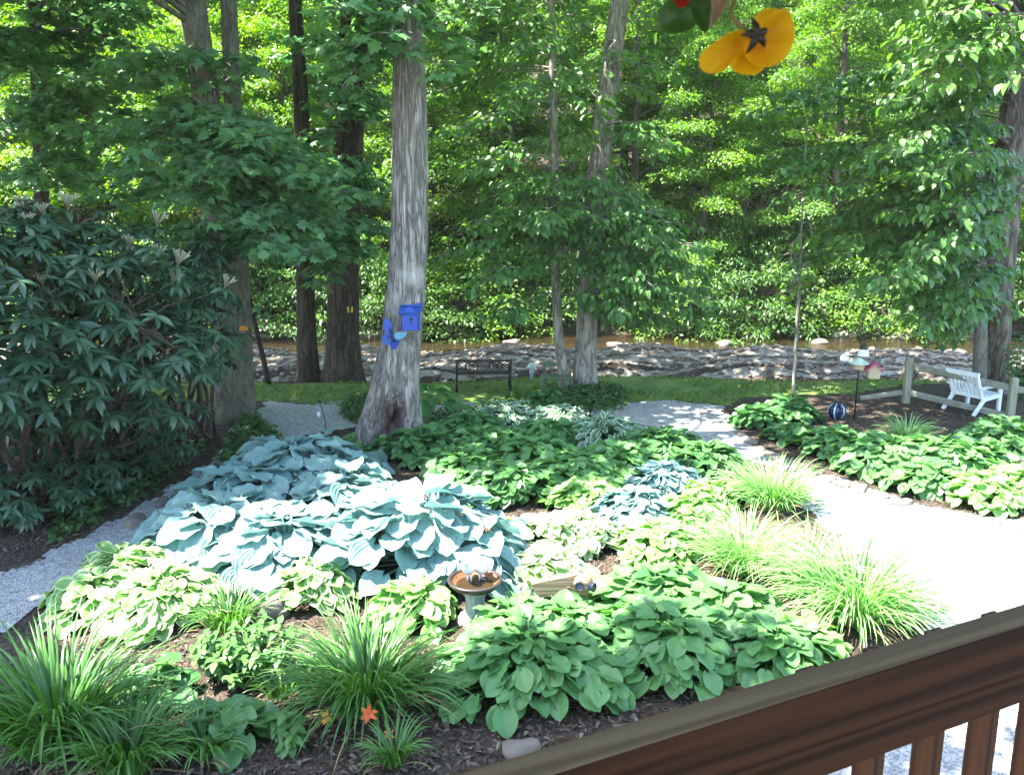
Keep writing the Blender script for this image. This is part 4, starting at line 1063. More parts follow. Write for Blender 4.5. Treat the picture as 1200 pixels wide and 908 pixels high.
# ------------------------------------------------------------------ built objects
M['cobalt'] = plain_mat('cobalt_blue_paint', (.030, .075, .42), .5, var=.12, bmp=.2)
M['cobalt_roof'] = plain_mat('blue_roof_paint', (.025, .085, .36), .5, bmp=.3)
M['sky_blue'] = plain_mat('light_blue_enamel', (.22, .50, .68), .4)
M['black'] = plain_mat('hole_shade_black', (.008, .008, .01), .8)  # black disc colour standing in for the shade inside the birdhouse
M['iron'] = plain_mat('black_cast_iron', (.018, .018, .018), .5, .3, bmp=.3)
M['darkwood'] = wood_mat('weathered_bench_wood', (.10, .075, .055), (.19, .155, .12), 0)
M['greenpaint'] = plain_mat('dull_green_paint', (.10, .15, .085), .7, c2=(.06, .09, .05))
M['white'+'paint'] = plain_mat('white_paint', (.74, .78, .80), .5, var=.05)
M['fence'] = plain_mat('weathered_fence_wood', (.26, .26, .21), .85, c2=(.15, .155, .12), sc=7, bmp=.4)
M['fence_post'] = wood_mat('weathered_post_wood', (.17, .185, .13), (.29, .29, .22), 2)
M['rail'] = wood_mat('stained_deck_wood', (.024, .009, .004), (.062, .024, .0095), 0, .8, .75, .2)
M['railtop'] = wood_mat('worn_deck_wood', (.10, .070, .040), (.16, .115, .066), 0, .9, .85, .3)
M['baluster'] = wood_mat('stained_baluster_wood', (.045, .019, .010), (.10, .044, .023), 2, 1.0, .6, .3)
M['pink'] = plain_mat('pink_paint', (.55, .05, .20), .6)
M['tan'] = wood_mat('pale_feeder_wood', (.34, .26, .16), (.48, .38, .25), 2)
M['mint'] = plain_mat('pale_green_paint', (.42, .56, .45), .5)
M['bronze'] = plain_mat('dark_bronze_bowl', (.035, .026, .022), .5, .2, bmp=.3)
M['rust'] = plain_mat('brown_bowl_basin', (.20, .085, .03), .5, c2=(.09, .045, .02), sc=14, bmp=.3)
M['stonegrey'] = plain_mat('pale_cast_stone', (.40, .42, .40), .85, c2=(.28, .30, .28), sc=20, bmp=.5)
M['figwhite'] = plain_mat('white_glazed_figure', (.66, .68, .72), .35, c2=(.55, .62, .74), sc=16)
M['plank'] = wood_mat('weathered_tan_wood', (.21, .135, .08), (.32, .225, .14), 0, .8, .8, .4)
M['navy'] = plain_mat('dark_blue_glass', (.018, .030, .085), .15, bmp=.0)
M['paleblue'] = plain_mat('pale_blue_glaze', (.40, .52, .66), .4)
M['yellow'] = plain_mat('yellow_tag', (.62, .48, .06), .6)
M['orange_tag'] = plain_mat('orange_tag', (.70, .28, .03), .6)

def face_camera(p): return math.atan2(-p.x, p.y) * 1.0     # rotation about z that turns -Y towards the camera
# blue birdhouse on the main trunk
p = dp(482, 386, 12.42); e = empty('birdhouse', p, -.12); tag(e, 'cobalt blue wooden birdhouse hung on the grey main trunk', 'birdhouse')
W_, D_, h_ = .225, .20, .26
m = MB(); poly = [(-W_ / 2, 0), (W_ / 2, 0), (W_ / 2, h_), (0, h_ + .085), (-W_ / 2, h_)]; m.prism([(x, z) for x, z in poly], D_); m.build('body', M['cobalt'], e)
m = MB(); m.box((0, -.0, h_ + .045), (W_ + .09, D_ + .10, .022), Matrix.Rotation(math.radians(24), 3, 'X')); m.build('roof', M['cobalt_roof'], e)
m = MB(); m.box((0, .07, h_ + .05), (W_ + .07, .14, .022), Matrix.Rotation(math.radians(-38), 3, 'X')); m.build('roof', M['cobalt_roof'], e)
m = MB(); m.box((0, 0, -.015), (W_ + .02, D_ + .03, .025)); m.build('floor_board', M['darkwood'], e)
m = MB(); m.box((.03, -D_ / 2 - .006, .155), (.09, .012, .09)); pl = m.build('hole_plate', M['cobalt_roof'], e)
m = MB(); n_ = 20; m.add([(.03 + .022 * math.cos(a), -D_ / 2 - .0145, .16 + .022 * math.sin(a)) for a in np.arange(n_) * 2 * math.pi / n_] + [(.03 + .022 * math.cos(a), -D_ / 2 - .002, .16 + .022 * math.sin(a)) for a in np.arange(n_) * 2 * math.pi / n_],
      [list(range(n_))] + [[i, (i + 1) % n_, n_ + (i + 1) % n_, n_ + i] for i in range(n_)]); m.build('hole_disc', M['black'], pl)
m = MB(); m.tube([(.03, -D_ / 2, .105), (.03, -D_ / 2 - .06, .10)], [.007, .007], 8); m.build('perch', M['cobalt'], e)

# blue butterfly ornament
p = dp(461, 394, 12.43); e = empty('butterfly_ornament', p, -.25); tag(e, 'blue metal butterfly ornament fixed to the main trunk below the birdhouse', 'ornament')
def wing(pts, name, mt, tilt, th=.012):
    m = MB(); m.prism(pts, th, Matrix.Rotation(tilt, 3, 'Z')); return m.build(name, mt, e)
def blob(cx, cz, rx, rz, rot, n=22, wv=.08):
    o = []
    for i in range(n):
        a = 2 * math.pi * i / n; r = 1 + wv * math.sin(3 * a + 1); x = rx * math.cos(a) * r; z = rz * math.sin(a) * r
        o.append((cx + x * math.cos(rot) - z * math.sin(rot), cz + x * math.sin(rot) + z * math.cos(rot)))
    return o
wing(blob(-.075, .12, .06, .15, .10), 'wing', M['cobalt'], .35)
wing(blob(.13, .025, .12, .055, .28), 'wing', M['sky_blue'], -.30)
wing(blob(-.095, -.055, .065, .075, .3), 'wing', M['cobalt_roof'], .35)
wing(blob(.015, -.12, .085, .06, .75), 'wing', M['cobalt'], -.2)
m = MB(); m.tube([(.03, -.02, -.09), (0, -.03, 0), (-.03, -.03, .07)], [.012, .020, .012], 10); m.ball((-.035, -.03, .085), .018, 10)
m.tube([(-.035, -.03, .09), (-.06, -.035, .15)], [.003, .002], 5); m.tube([(-.035, -.03, .09), (-.01, -.035, .15)], [.003, .002], 5); m.build('body', M['navy'], e, smooth=True)

# marks on trunks
p = dp(410, 363, 17.55); e = empty('trunk_tag', p); tag(e, 'two small yellow upright strips on the broad dark trunk', 'tag')
for i, dx in enumerate((-.035, .045)):
    m = MB(); m.box((dx, 0, 0), (.035, .012, .12), Matrix.Rotation(.12 * (1 if i else -1), 3, 'Y')); m.build('strip', M['yellow'], e)
p = dp(285, 385, 14.72); m = MB(); m.box((0, 0, 0), (.16, .012, .06)); m.prism(blob(0, .0, .05, .05, 0), .02); o = m.build('tree_marker', M['orange_tag']); o.location = p; tag(o, 'small orange marker on the slim grey tree by the rhododendron', 'marker')

# cast iron bench on the lawn, seen from behind
p = gp(567, 459); e = empty('garden_bench', p, math.radians(4)); e.scale = (1, 1, .80); tag(e, 'black cast iron bench with latticed back on the creek side lawn', 'bench')
BW = 1.06
def fr(x):
    m = MB()
    m.tube([(x, -.02, 0), (x, .02, .20), (x, .0, .42), (x, -.06, .66), (x, -.10, .84)], [.026, .022, .022, .02, .018], 8)
    m.tube([(x, .46, 0), (x, .42, .22), (x, .44, .42), (x, .40, .60)], [.026, .02, .02, .02], 8)
    m.tube([(x, -.03, .58), (x, .15, .63), (x, .34, .63), (x, .45, .58)], [.02, .024, .024, .02], 8)
    m.tube([(x, 0, .41), (x, .22, .39), (x, .44, .41)], [.018, .018, .018], 8)
    m.tube([(x, .0, .2), (x, .2, .28), (x, .43, .2)], [.012, .012, .012], 6)
    m.build('frame_end', M['iron'], e, smooth=True)
fr(-BW / 2); fr(BW / 2)
for i in range(6):
    m = MB(); m.box((0, .02 + i * .078, .425), (BW - .03, .062, .022)); m.build('seat_slat', M['darkwood'], e)
bt = Matrix.Rotation(math.radians(9), 3, 'X')
def bk(x, z): return (x, -.005 - (z - .42) * .20, z)
m = MB(); z0, z1 = .50, .80
for z in (z0, z1): m.beam(bk(-BW / 2, z), bk(BW / 2, z), .025, .045)
for x in (-.36, -.12, .12, .36): pass
stp = .058
def cl(x0, zz0, x1, zz1): m.beam(bk(x0, zz0), bk(x1, zz1), .014, .013)
k = -BW / 2 - .3
while k < BW / 2:
    for sg in (1, -1):
        a0, a1 = (k, k + (z1 - z0)) if sg > 0 else (k + (z1 - z0), k)
        t0, t1 = 0.0, 1.0
        lo, hi = -BW / 2 + .02, BW / 2 - .02
        dx = a1 - a0
        ta, tb = sorted(((lo - a0) / dx, (hi - a0) / dx)); t0 = max(t0, ta); t1 = min(t1, tb)
        if t1 - t0 > .06:
            # break the lattice inside the rosettes
            segs = [(t0, t1)]
            for cx in (-.235, .235):
                ns = []
                for s0, s1 in segs:
                    ts = [s0 + (s1 - s0) * q / 24 for q in range(25)]; run = None
                    for q in ts:
                        x = a0 + dx * q; z = z0 + (z1 - z0) * q; ins = (x - cx) ** 2 + (z - .65) ** 2 < .125 ** 2
                        if not ins and run is None: run = q
                        if (ins or q == ts[-1]) and run is not None: ns.append((run, q)); run = None
                segs = ns
            for s0, s1 in segs:
                if s1 - s0 > .05: cl(a0 + dx * s0, z0 + (z1 - z0) * s0, a0 + dx * s1, z0 + (z1 - z0) * s1)
    k += stp * 1.45
m.build('back_lattice', M['iron'], e)
for cx in (-.235, .235):
    m = MB(); ring_ = [bk(cx + .125 * math.cos(a), .65 + .125 * math.sin(a)) for a in np.linspace(0, 2 * math.pi, 25)]; m.tube(ring_, [.016] * 25, 8, cap=False)
    for i in range(6):
        a = i * math.pi / 3; m.tube([bk(cx, .65), bk(cx + .115 * math.cos(a), .65 + .115 * math.sin(a))], [.010, .010], 6)
    inner = [bk(cx + .06 * math.cos(a), .65 + .06 * math.sin(a)) for a in np.linspace(0, 2 * math.pi, 19)]; m.tube(inner, [.011] * 19, 6, cap=False); m.build('rosette', M['iron'], e, smooth=True)
m = MB(); m.box((0, -.0, .455), (BW - .04, .02, .035)); m.build('back_rail', M['iron'], e)

# green table-like bench further right
p = gp(651, 458); e = empty('wooden_bench', p, math.radians(-12)); e.scale = (.95, 1, .72); tag(e, 'small dull green wooden bench half hidden by the thin leaning tree', 'bench')
for i in range(3):
    m = MB(); m.box((0, -.12 + i * .12, .42), (.62, .105, .035)); m.build('seat_slat', M['greenpaint'], e)
for x in (-.26, .26):
    for y in (-.14, .14): m = MB(); m.beam((x, y, 0), (x, y, .402), .06, .06, (0, 1, 0)); m.build('leg', M['greenpaint'], e)
m = MB(); m.box((0, .19, .70), (.62, .025, .12)); m.build('backrest', M['greenpaint'], e)
for x in (-.27, .27): m = MB(); m.beam((x, .215, .36), (x, .215, .77), .05, .03, (0, 1, 0)); m.build('back_post', M['greenpaint'], e)
# pale lantern behind
p = gp(623, 440); p.z = tz(p.x, p.y); e = empty('garden_lantern', p); tag(e, 'small pale green garden lantern on the bank between the two benches', 'lantern')
m = MB(); m.lathe([(.0, 0), (.06, 0), (.06, .03), (.03, .05), (.03, .16), (.0, .16)], n=12); m.build('stand', M['stonegrey'], e)
m = MB(); m.box((0, 0, .23), (.10, .10, .13)); m.build('lamp_housing', M['paleblue'], e)
m = MB(); m.lathe([(.11, .30), (.10, .32), (.04, .38), (0, .40)], n=12); m.build('cap', M['mint'], e, smooth=True)

# split rail fence
pA, pB = gp(1061, 472), gp(1183, 492); e = empty('rail_fence', pA); tag(e, 'weathered split rail fence of two posts in front of the white chair', 'fence')
dB = pB - pA
for q, hh in ((Vector((0, 0, 0)), .86), (dB, .74)):
    m = MB(); m.beam(q + Vector((0, 0, -.1)), q + Vector((0, 0, hh)), .125, .115, (0, 1, 0), .02); m.build('post', M['fence_post'], e)
nrm = Vector((-dB.y, dB.x, 0)).normalized() * -.0
for (za, zb) in ((.70, .56), (.20, .06)):
    m = MB(); a = Vector((0, 0, za)) + nrm; b = dB + Vector((0, 0, zb)) + nrm
    dd = dB.normalized(); m.beam(a + dd * .065, b - dd * .065, .05, .115, (0, 0, 1), .014); m.build('rail', M['fence'], e)
m = MB(); m.beam(Vector((-.07, 0, .20)), Vector((-.75, .25, .03)), .05, .09, (0, 0, 1), .014); m.build('rail', M['fence'], e)
m = MB(); m.beam(dB + Vector((.065, 0, .53)), dB + Vector((2.2, -.35, .45)), .05, .115, (0, 0, 1), .014); m.build('rail', M['fence'], e)

# white garden chair, seen from behind on its left
p = gp(1131, 482); e = empty('garden_chair', p, 0); tag(e, 'white slatted garden armchair seen from behind beyond the rail fence', 'chair')
ang = math.radians(-64); e.rotation_euler = (0, 0, ang); e.scale = (.92, .92, .80)   # +Y of the chair is its front
WC = .66
wp = M['whitepaint']
for x in (-WC / 2, WC / 2):
    m = MB(); m.beam((x, .10, .40), (x, -.22, 0), .045, .075, (0, 1, 0)); m.build('leg', wp, e)
    m = MB(); m.beam((x, .50, .60), (x, .50, 0), .045, .085, (0, 1, 0)); m.build('leg', wp, e)
    m = MB(); m.beam((x, -.12, .60), (x, .56, .615), .10, .03); m.build('armrest', wp, e)
    m = MB(); m.beam((x, -.02, .33), (x, .50, .39), .035, .09); m.build('seat_rail', wp, e)
    m = MB(); m.beam((x * .93, .03, .33), (x * .93, -.20, .90), .045, .06, (0, 1, 0)); m.build('back_post', wp, e)
m = MB(); m.beam((-WC / 2 - .02, -.205, .90), (WC / 2 + .02, -.205, .90), .05, .10); m.build('top_rail', wp, e)
m = MB(); m.beam((-WC / 2 + .02, .02, .38), (WC / 2 - .02, .02, .38), .035, .07); m.build('lower_rail', wp, e)
for i in range(7):
    x = -WC / 2 + .085 + i * (WC - .17) / 6
    m = MB(); m.beam((x, .02, .40), (x, -.185, .87), .055, .018, (0, 1, 0)); m.build('back_slat', wp, e)
for i in range(6):
    m = MB(); y = .05 + i * .085; m.box((0, y, .40 + .006 * i), (WC - .05, .07, .02)); m.build('seat_slat', wp, e)

# feeder pole and what hangs on it
p = gp(1001, 492); e = empty('feeder_pole', p); tag(e, 'thin black shepherd hook pole standing in the right bed', 'pole')
ptop = dp(1003, 372, p.y); htop = ptop.z
m = MB(); m.tube([(0, 0, -.1), (0, 0, htop)], [.014, .012], 8); m.build('shaft', M['iron'], e, smooth=True)
def hook(dx, z, r=.06):
    m = MB(); pts = [(0, 0, z - .05), (dx * .35, 0, z + .10), (dx * .75, 0, z + .12), (dx, 0, z + .04), (dx, 0, z)]; m.tube(pts, [.008] * 5, 6); m.build('hook', M['iron'], e, smooth=True)
def at_px(u, v): q = dp(u, v, p.y - .02); return q
fd = at_px(1002, 425); 
def hang(dx, z): return Vector((p.x + dx, p.y, p.z + z))
zz = lambda v: dp(1002, v, p.y).z
hook(.26, zz(408)); hook(-.25, zz(398)); hook(.06, zz(398))
q = hang(0, zz(431)); f = empty('bird_feeder', q); f.scale = (.85, .85, .9); tag(f, 'bird feeder with pale green roof mounted on the black pole', 'feeder')
m = MB(); m.lathe([(.0, .20), (.03, .195), (.19, .10), (.20, .085), (.0, .09)], n=20); m.build('roof', M['mint'], f)
m = MB(); m.lathe([(.018, -.03), (.10, -.03), (.11, .0), (.10, .09), (.018, .09)], n=20); m.build('seed_hopper', M['tan'], f)
q = hang(.26, zz(443)); f = empty('birdhouse', q, -.2); tag(f, 'small wooden birdhouse with pink roof hanging right of the pole', 'birdhouse')
m = MB(); m.prism([(-.09, 0), (.09, 0), (.10, .15), (0, .25), (-.10, .15)], .15); m.build('body', M['tan'], f)
for sg in (-1, 1): m = MB(); m.box((sg * .075, 0, .205), (.20, .23, .018), Matrix.Rotation(sg * math.radians(42), 3, 'Y')); m.build('roof', M['pink'], f)
m = MB(); m.tube([(0, 0, .26), (0, 0, zz(408) - zz(443) + .005)], [.004, .004], 5); m.build('hanger', M['iron'], f)
q = hang(-.25, zz(420)); f = empty('hanging_globe', q); f.scale = (.8, .8, .8); tag(f, 'round white and blue globe feeder hanging left of the black pole', 'feeder')
m = MB(); m.ball((0, 0, .0), .092, 18); m.build('globe', M['paleblue'], f, smooth=True)
m = MB(); m.lathe([(0, .094), (.05, .08), (.088, .035), (.0945, .0), (.0885, -.034)], n=18); m.build('cover', M['figwhite'], f, smooth=True)
m = MB(); m.tube([(0, 0, .09), (0, 0, (zz(398) - zz(420)) / .8 + .005)], [.004, .004], 5); m.build('hanger', M['iron'], f)
q = hang(.06, zz(417)); f = empty('bird_feeder', q); f.scale = (.72, .72, .85); tag(f, 'white hanging tube feeder with black cap above the green roofed one', 'feeder')
m = MB(); m.lathe([(0, 0), (.13, .0), (.13, .02), (.11, .13), (.0, .13)], n=18); m.build('tube', M['figwhite'], f, smooth=False)
m = MB(); m.lathe([(.055, .13), (.06, .15), (.045, .24), (0, .25)], n=14); m.build('cap', M['iron'], f, smooth=True)
m = MB(); m.tube([(0, 0, .24), (0, 0, (zz(398) - zz(417)) / .85 + .005)], [.004, .004], 5); m.build('hanger', M['iron'], f)
m = MB(); m.ball((0, 0, 0), .055, 14); m.tube([(0, 0, .05), (0, 0, .09)], [.006, .006], 6); m.lathe([(.056, -.015), (.062, 0), (.056, .015)], n=18); o = m.build('suet_ball', M['shrub'], None, smooth=True); o.location = hang(-.0, htop + .02); tag(o, 'yellow green ball on the tip of the black pole', 'ball')

# blue striped wire ornament in the right bed
p = gp(980, 491); e = empty('garden_ornament', p); e.scale = (.8, .8, .85); tag(e, 'dark blue and white striped bulb shaped ornament beside the feeder pole', 'ornament')
n_ = 14
for i in range(n_):
    a = 2 * math.pi * i / n_; m = MB(); pr = [(.04, 0), (.13, .06), (.17, .16), (.15, .25), (.09, .31)]
    m.tube([(r * math.cos(a), r * math.sin(a), z) for r, z in pr], [.016, .02, .022, .018, .012], 6); m.build('stave', M['navy'] if i % 3 else M['paleblue'], e, smooth=True)
m = MB(); m.lathe([(0, .02), (.13, .06), (.145, .16), (.13, .25), (.0, .28)], n=20); m.build('core', M['navy'], e, smooth=True)

# thin metal figure on the left path
p = gp(383, 516); e = empty('garden_stake', p); tag(e, 'thin dark metal garden stake with dangling bead over the left path', 'stake')
m = MB(); m.tube([(0, 0, 0), (-.01, 0, .30), (-.05, 0, .52), (-.09, 0, .60), (-.11, 0, .56)], [.007, .007, .006, .005, .004], 6); m.build('rod', M['iron'], e, smooth=True)
m = MB(); m.ball((-.085, 0, .63), .028, 12); m.build('knob', M['bronze'], e, smooth=True)
m = MB(); m.tube([(-.11, 0, .56), (-.11, 0, .46)], [.003, .003], 5); m.ball((-.11, 0, .42), .03, 12, (1, 1, 1.6)); m.build('bead', M['figwhite'], e, smooth=True)

# bird bath
p = gp(557, 728); e = empty('bird_bath', p); tag(e, 'dark bowl bird bath on a pale fluted pedestal', 'bird bath')
bz = dp(557, 686, p.y).z
pr = [(0, 0), (.16, 0), (.16, .04), (.12, .07), (.085, .11), (.078, bz * .5), (.085, bz - .09), (.11, bz - .06), (.10, bz - .035), (0, bz - .035)]
m = MB(); m.lathe(pr, n=72, ripple=12, amp=.045); m.build('pedestal', M['stonegrey'], e, smooth=False)
RB = .232
m = MB(); m.lathe([(.0, bz - .04), (.10, bz - .035), (.19, bz - .005), (RB, bz + .035), (RB + .012, bz + .058), (RB + .004, bz + .068), (RB - .022, bz + .066), (RB - .026, bz + .055)], n=56); m.build('bowl', M['bronze'], e, smooth=True)
m = MB(); m.lathe([(RB - .026, bz + .055), (RB - .05, bz + .025), (.12, bz + .006), (0, bz)], n=56); m.build('basin', M['rust'], e, smooth=True)
M['bathwater'] = water_mat(); 
m = MB(); n_ = 48; m.add([(.165 * math.cos(a), .165 * math.sin(a), bz + .0195) for a in np.arange(n_) * 2 * math.pi / n_], [list(range(n_))]); m.build('water', M['bathwater'], e)
# two white doves drinking from the bowl
f = empty('bird_figurine', p + Vector((-.005, .06, bz + .012)), .2); tag(f, 'white ceramic pair of birds standing in the bird bath bowl', 'figurine')
def dove(dx, dy, az, tilt, s, name):
    c = Matrix.Rotation(az, 3, 'Z'); 
    def tp(pts): return [tuple(c @ (Vector(q) * s) + Vector((dx, dy, 0))) for q in pts]
    m = MB()
    m.tube(tp([(0, -.16, .10), (0, -.10, .115), (0, -.03, .13), (0, .03, .145), (0, .065, .17), (0, .08, .20), (0, .092, .225), (0, .105, .235), (0, .125, .232), (0, .15, .222)]), [s * r for r in (.012, .028, .052, .060, .050, .034, .030, .033, .022, .003)], 16)
    m.tube(tp([(.015, .0, .10), (.018, .005, 0)]), [.010 * s, .008 * s], 8); m.tube(tp([(-.015, .0, .10), (-.018, .005, 0)]), [.010 * s, .008 * s], 8)
    b = m.build(name, M['figwhite'], f, smooth=True)
    for sg in (-1, 1):
        m = MB(); m.tube(tp([(sg * .045, .05, .15), (sg * .066, .0, .155), (sg * .05, -.07, .17), (sg * .03, -.15, .20)]), [.012 * s, .030 * s, .022 * s, .004 * s], 10); m.build('wing', M['figwhite'], b, smooth=True)
dove(-.045, -.0, 2.6, 0, .95, 'bird'); dove(.055, .01, -2.5, 0, .85, 'bird')

# wooden animal silhouette with bottle-end eyes
p = gp(678, 735); e = empty('wooden_animal', p, .10); tag(e, 'tan plank garden animal with two dark blue round eyes', 'ornament')
zb = dp(676, 690, p.y).z - 0
m = MB(); m.prism([(-.10, 0), (.08, 0), (.075, zb - .04), (.10, zb + .07), (.06, zb + .13), (-.01, zb + .15), (-.10, zb + .13), (-.30, zb + .10), (-.42, zb + .075), (-.40, zb + .02), (-.34, zb - .06), (-.22, zb - .03), (-.10, zb - .02)], .05)
m.build('body', M['plank'], e)
m = MB(); m.ball((.03, -.03, zb + .07), .085, 18, (1, .75, 1)); m.build('head', M['plank'], e, smooth=True)
def eye(c, d):
    d = Vector(d).normalized(); c = Vector(c); m = MB(); m.tube([c, c + d * .05], [.038, .036], 18); ey = m.build('eye', M['navy'], e, smooth=False)
    rg_ = MB(); zq = d.to_track_quat('Z', 'Y').to_matrix()
    rg_.tube([c + d * .05 + zq @ Vector((.036 * math.cos(a), .036 * math.sin(a), 0)) for a in np.linspace(0, 2 * math.pi, 21)], [.007] * 21, 6, cap=False); rg_.build('rim', M['bronze'], ey, smooth=True)
eye((-.01, -.07, zb + .075), (-.25, -1, .12)); eye((.075, -.05, zb + .05), (.75, -.7, .0))
m = MB(); m.box((-.10, -.032, zb - .02), (.03, .012, .12)); m.build('batten', M['darkwood'], e)

# ------------------------------------------------------------------ deck, railing, unseen porch roof
DZ = .75                                       # railing top below the eye
ZR = H - DZ
def on_rail(u, v):
    d = ray(u, v); t = -DZ / d[2]; return Vector((d[0] * t, d[1] * t, ZR))
rA, rB = on_rail(530, 908), on_rail(1200, 707)
rd = (rB - rA).normalized(); rn = Vector((rd.y, -rd.x, 0))        # rn points back to the viewer
e = empty('deck_railing', (rA.x, rA.y, H - 1.65), math.atan2(rd.y, rd.x)); tag(e, 'brown stained wooden deck railing crossing the lower right corner', 'railing')
zt = ZR - (H - 1.65)
L0, L1 = -1.4, 3.4; TH = .055
m = MB(); m.box(((L0 + L1) / 2, -TH / 2, zt - .0855), (L1 - L0, TH, .165), None, .004); m.build('rail_board', M['rail'], e)
m = MB(); m.box(((L0 + L1) / 2, -TH / 2, zt - .0015), (L1 - L0, TH - .001, .003), None, .001); m.build('rail_face', M['railtop'], e)
def rail_s(u, v):
    q = on_rail(u, v); return (q - rA).dot(rd)
s0 = rail_s(875, 803); s1 = rail_s(1180, 712); step = (s1 - s0) / 4
bal = None; i = -12
x = s0 - 12 * step
while x < L1 - .05:
    if x > L0 + .05:
        if bal is None:
            m = MB(); n4 = .019
            m.prism([(-n4, .05), (n4, .05), (n4, zt - .024), (-n4, zt - .024)], .038); bal = m.build('baluster', M['baluster'], e); o = bal
        else: o = bal.copy(); COL.objects.link(o); o.parent = e
        o.location = (x, .0205, random.Random(i).uniform(-.003, .001)); o.rotation_euler = (0, 0, 0)
    x += step; i += 1
m = MB(); m.box(((L0 + L1) / 2, -TH / 2, .11), (L1 - L0, TH, .09), None, .004); m.build('bottom_rail', M['rail'], e)
# the deck the viewer stands on and an unseen porch roof that shades the railing
m = MB()
for i in range(26):
    y = -.06 - i * .145; m.box((1.0, y - .07, -.02), (7.0, .138, .035), None, .003)
m.box((1.0, .02, -.12), (7.0, .04, .20)); o = m.build('deck', M['baluster']); o.location = (rA.x, rA.y, H - 1.65); o.rotation_euler = (0, 0, math.atan2(rd.y, rd.x)); tag(o, kind='structure')
m = MB(); m.box((-.6, -1.75, .9), (10.0, 4.2, .12)); m.box((-.6, .36, .78), (10.0, .05, .22)); o = m.build('unseen_porch_roof', M['baluster']); o.location = (rA.x, rA.y, H); o.rotation_euler = (0, 0, math.atan2(rd.y, rd.x)); tag(o, kind='structure')

# ------------------------------------------------------------------ nasturtium hanging into view
M['petal'] = leaf_mat('yellow_petal', (.66, .37, .008), (.74, .55, .018), .60, .5, veins=.25, hue=.505)
M['redpetal'] = leaf_mat('red_petal', (.30, .014, .008), (.40, .02, .01), .45, .5)
M['roundleaf'] = leaf_mat('round_leaf', (.045, .13, .025), (.07, .17, .03), .3, .45)
M['dryleaf'] = leaf_mat('dry_leaf', (.30, .22, .13), (.36, .27, .16), .3, .7)
M['calyx'] = plain_mat('dark_calyx', (.022, .020, .010), .6)
M['stem'] = plain_mat('green_brown_stem', (.16, .12, .04), .6)
FY = .46
def fp(u, v, dy=0.0): return dp(u, v, FY + dy)
e = empty('nasturtium', fp(884, 44)); tag(e, 'yellow nasturtium bloom with leaves hanging close in front of the view', 'flower'); e0 = Vector(fp(884, 44))
m = MB(); m.tube([fp(884, 42, .01) - e0, fp(868, 32, .012) - e0, fp(856, 20, .015) - e0, fp(857, 8, .01) - e0, fp(866, -12, .0) - e0, fp(880, -60, -.01) - e0, fp(900, -190, -.01) - e0], [.0012, .0011, .0011, .0011, .0013, .0016, .002], 8); m.build('stem', M['stem'], e, smooth=True)
fl = empty('flower', (0, 0, 0)); fl.parent = e
def petal(outline, dy, name, mt, parent, bulge=.006, seed=0, cen=None):
    """closed outline in picture pixels laid on a gently curved sheet with real thickness"""
    pts = [Vector(fp(u, v, dy)) - e0 for u, v in outline]; n = len(pts); rgp = random.Random(seed)
    c = sum(pts, Vector()) / n if cen is None else Vector(fp(cen[0], cen[1], dy)) - e0
    V = []; Fs = []; uv = []; K = 6
    for k in range(K + 1):
        s = k / K
        for i, q in enumerate(pts):
            w_ = c + (q - c) * s; w_.y += bulge * (1 - s ** 2) + (.0022 * math.sin(i * 1.9 + seed) + .0012 * math.sin(i * 4.1)) * s * s; V.append(w_); uv.append((math.sin(i * 1.1), s))
    for k in range(K):
        for i in range(n): Fs.append([k * n + i, k * n + (i + 1) % n, (k + 1) * n + (i + 1) % n, (k + 1) * n + i])
    me = np_mesh(name, np.array([tuple(v) for v in V]), [np.array(Fs)], mt, parent, uv=np.array(uv), tint=np.array([min(1, max(0, x[1] * .8 + .35 * (hs - .5))) for x, hs in zip(uv, np.tile(np.random.default_rng(seed).uniform(0, 1, n), K + 1))]))
    sol = me.modifiers.new('thick', 'SOLIDIFY'); sol.thickness = .0005
    sub = me.modifiers.new('smooth', 'SUBSURF'); sub.levels = 1; sub.render_levels = 2
    return me
petal([(884, 44), (872, 34), (858, 36), (842, 45), (826, 57), (818, 68), (818, 79), (826, 86), (840, 88), (852, 82), (860, 72), (868, 60), (877, 52)], .004, 'petal', M['petal'], fl, .004, 1, (868, 54))
petal([(880, 46), (870, 56), (858, 70), (856, 82), (866, 88), (880, 90), (892, 86), (900, 76), (898, 62), (890, 50)], .010, 'petal', M['petal'], fl, .004, 2, (880, 58))
petal([(884, 42), (888, 28), (898, 18), (910, 12), (920, 10), (928, 16), (932, 28), (931, 44), (928, 58), (920, 70), (908, 78), (894, 80), (882, 76), (874, 66), (872, 54), (876, 46)], .0, 'petal', M['petal'], fl, .007, 3, (890, 48))
petal([(886, 44), (884, 60), (876, 64), (868, 62), (862, 52), (868, 46)], .016, 'petal', M['petal'], fl, .003, 4, (876, 52))
petal([(886, 42), (880, 24), (892, 10), (912, 9), (922, 22), (914, 40)], .017, 'petal', M['petal'], fl, .004, 5, (898, 28))
m = MB()
for i in range(5):
    a = i * 1.257 + .5; c0 = Vector((0, -.006, 0)); m.tube([c0, Vector((.0042 * math.cos(a), -.0055, .0042 * math.sin(a))), Vector(((.0072 + .002 * (i % 2)) * math.cos(a), -.001, (.0072 + .002 * (i % 2)) * math.sin(a)))], [.0024, .0018, .0003], 8)
m.ball((0, -.004, 0), .0035, 10); m.build('calyx', M['calyx'], fl, smooth=True)
petal([(800, -8), (785, -2), (773, 8), (769, 20), (772, 32), (782, 40), (796, 42), (808, 37), (822, 26), (832, 8), (830, -10)], .06, 'leaf', M['roundleaf'], e, .006, 6)
petal([(806, -20), (806, 6), (812, 26), (822, 38), (829, 40), (834, 30), (838, 10), (852, -20)], .03, 'leaf', M['roundleaf'], e, .005, 7)
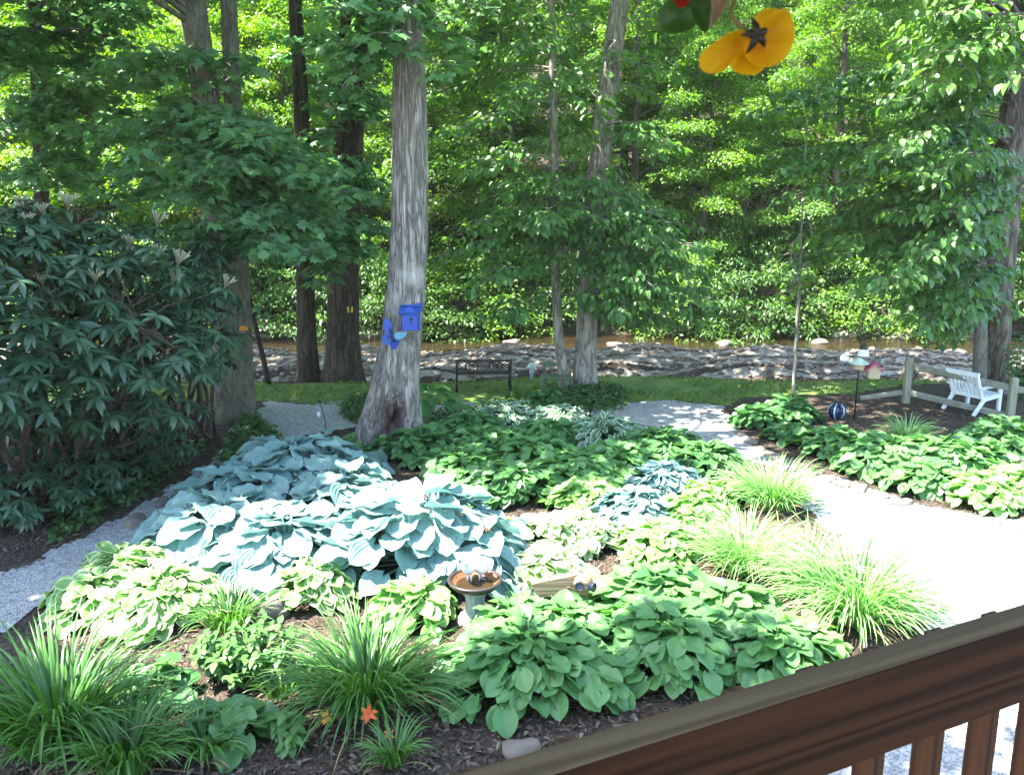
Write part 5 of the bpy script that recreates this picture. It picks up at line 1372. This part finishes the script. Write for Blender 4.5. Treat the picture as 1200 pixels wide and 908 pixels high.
petal([(830, -16), (834, 6), (829, 40), (836, 30), (848, 15), (858, -4), (866, -22)], .022, 'leaf', M['dryleaf'], e, .004, 8)
petal([(790, -14), (788, 4), (794, 10), (804, 9), (810, 0), (808, -16)], .02, 'petal', M['redpetal'], e, .003, 9)
m = MB()
for (u, v, dy) in ((806, 6, .06), (820, 0, .03), (846, -2, .022), (799, -4, .02)):
    m.tube([fp(u, v, dy) - e0, fp(u + 8, v - 30, dy - .01) - e0, fp(900, -190, -.01) - e0], [.0011, .0013, .0016], 6)
m.build('leaf_stalk', M['stem'], e, smooth=True)

# dead branch heap on the far slope
g = np.random.default_rng(81); m = MB(); c = dp(885, 290, 33.0); cz = tz(c.x, c.y)
for i in range(60):
    a = Vector((g.normal(0, 1.3), g.normal(0, .8), g.uniform(0, .5))); b = a + Vector((g.normal(.5, .9), g.normal(0, .5), g.uniform(.3, 1.9))); m.tube(curve_pts(a, b, .1, 4, g, .05), np.linspace(.035, .01, 4), 5)
o = m.build('brushwood', M['twig'], None, smooth=True); o.location = (c.x, c.y, cz); tag(o, 'heap of pale dead branches on the far slope', 'brushwood')
bpy.context.view_layer.update()

# ------------------------------------------------------------------ thin haze volume added to lift the dark gaps in the woods
hz = bpy.data.materials.new('added_haze'); hz.use_nodes = True; hn = hz.node_tree; hn.nodes.clear()
ho = hn.nodes.new('ShaderNodeOutputMaterial'); hv = hn.nodes.new('ShaderNodeVolumePrincipled'); hv.inputs['Color'].default_value = (.82, .92, .80, 1)
hv.inputs['Density'].default_value = .00035; hv.inputs['Anisotropy'].default_value = .1; hn.links.new(hv.outputs[0], ho.inputs['Volume'])
hb_ = np.array([(x, y, z) for z in (-2.2, 60) for y in (-40, 150) for x in (-130, 130)], float)
hf = np.array([(0, 2, 3, 1), (4, 5, 7, 6), (0, 1, 5, 4), (2, 6, 7, 3), (0, 4, 6, 2), (1, 3, 7, 5)])
tag(np_mesh('haze', hb_, [hf], hz, smooth=False), 'thin haze added to soften the dark woods', 'haze', kind='stuff')
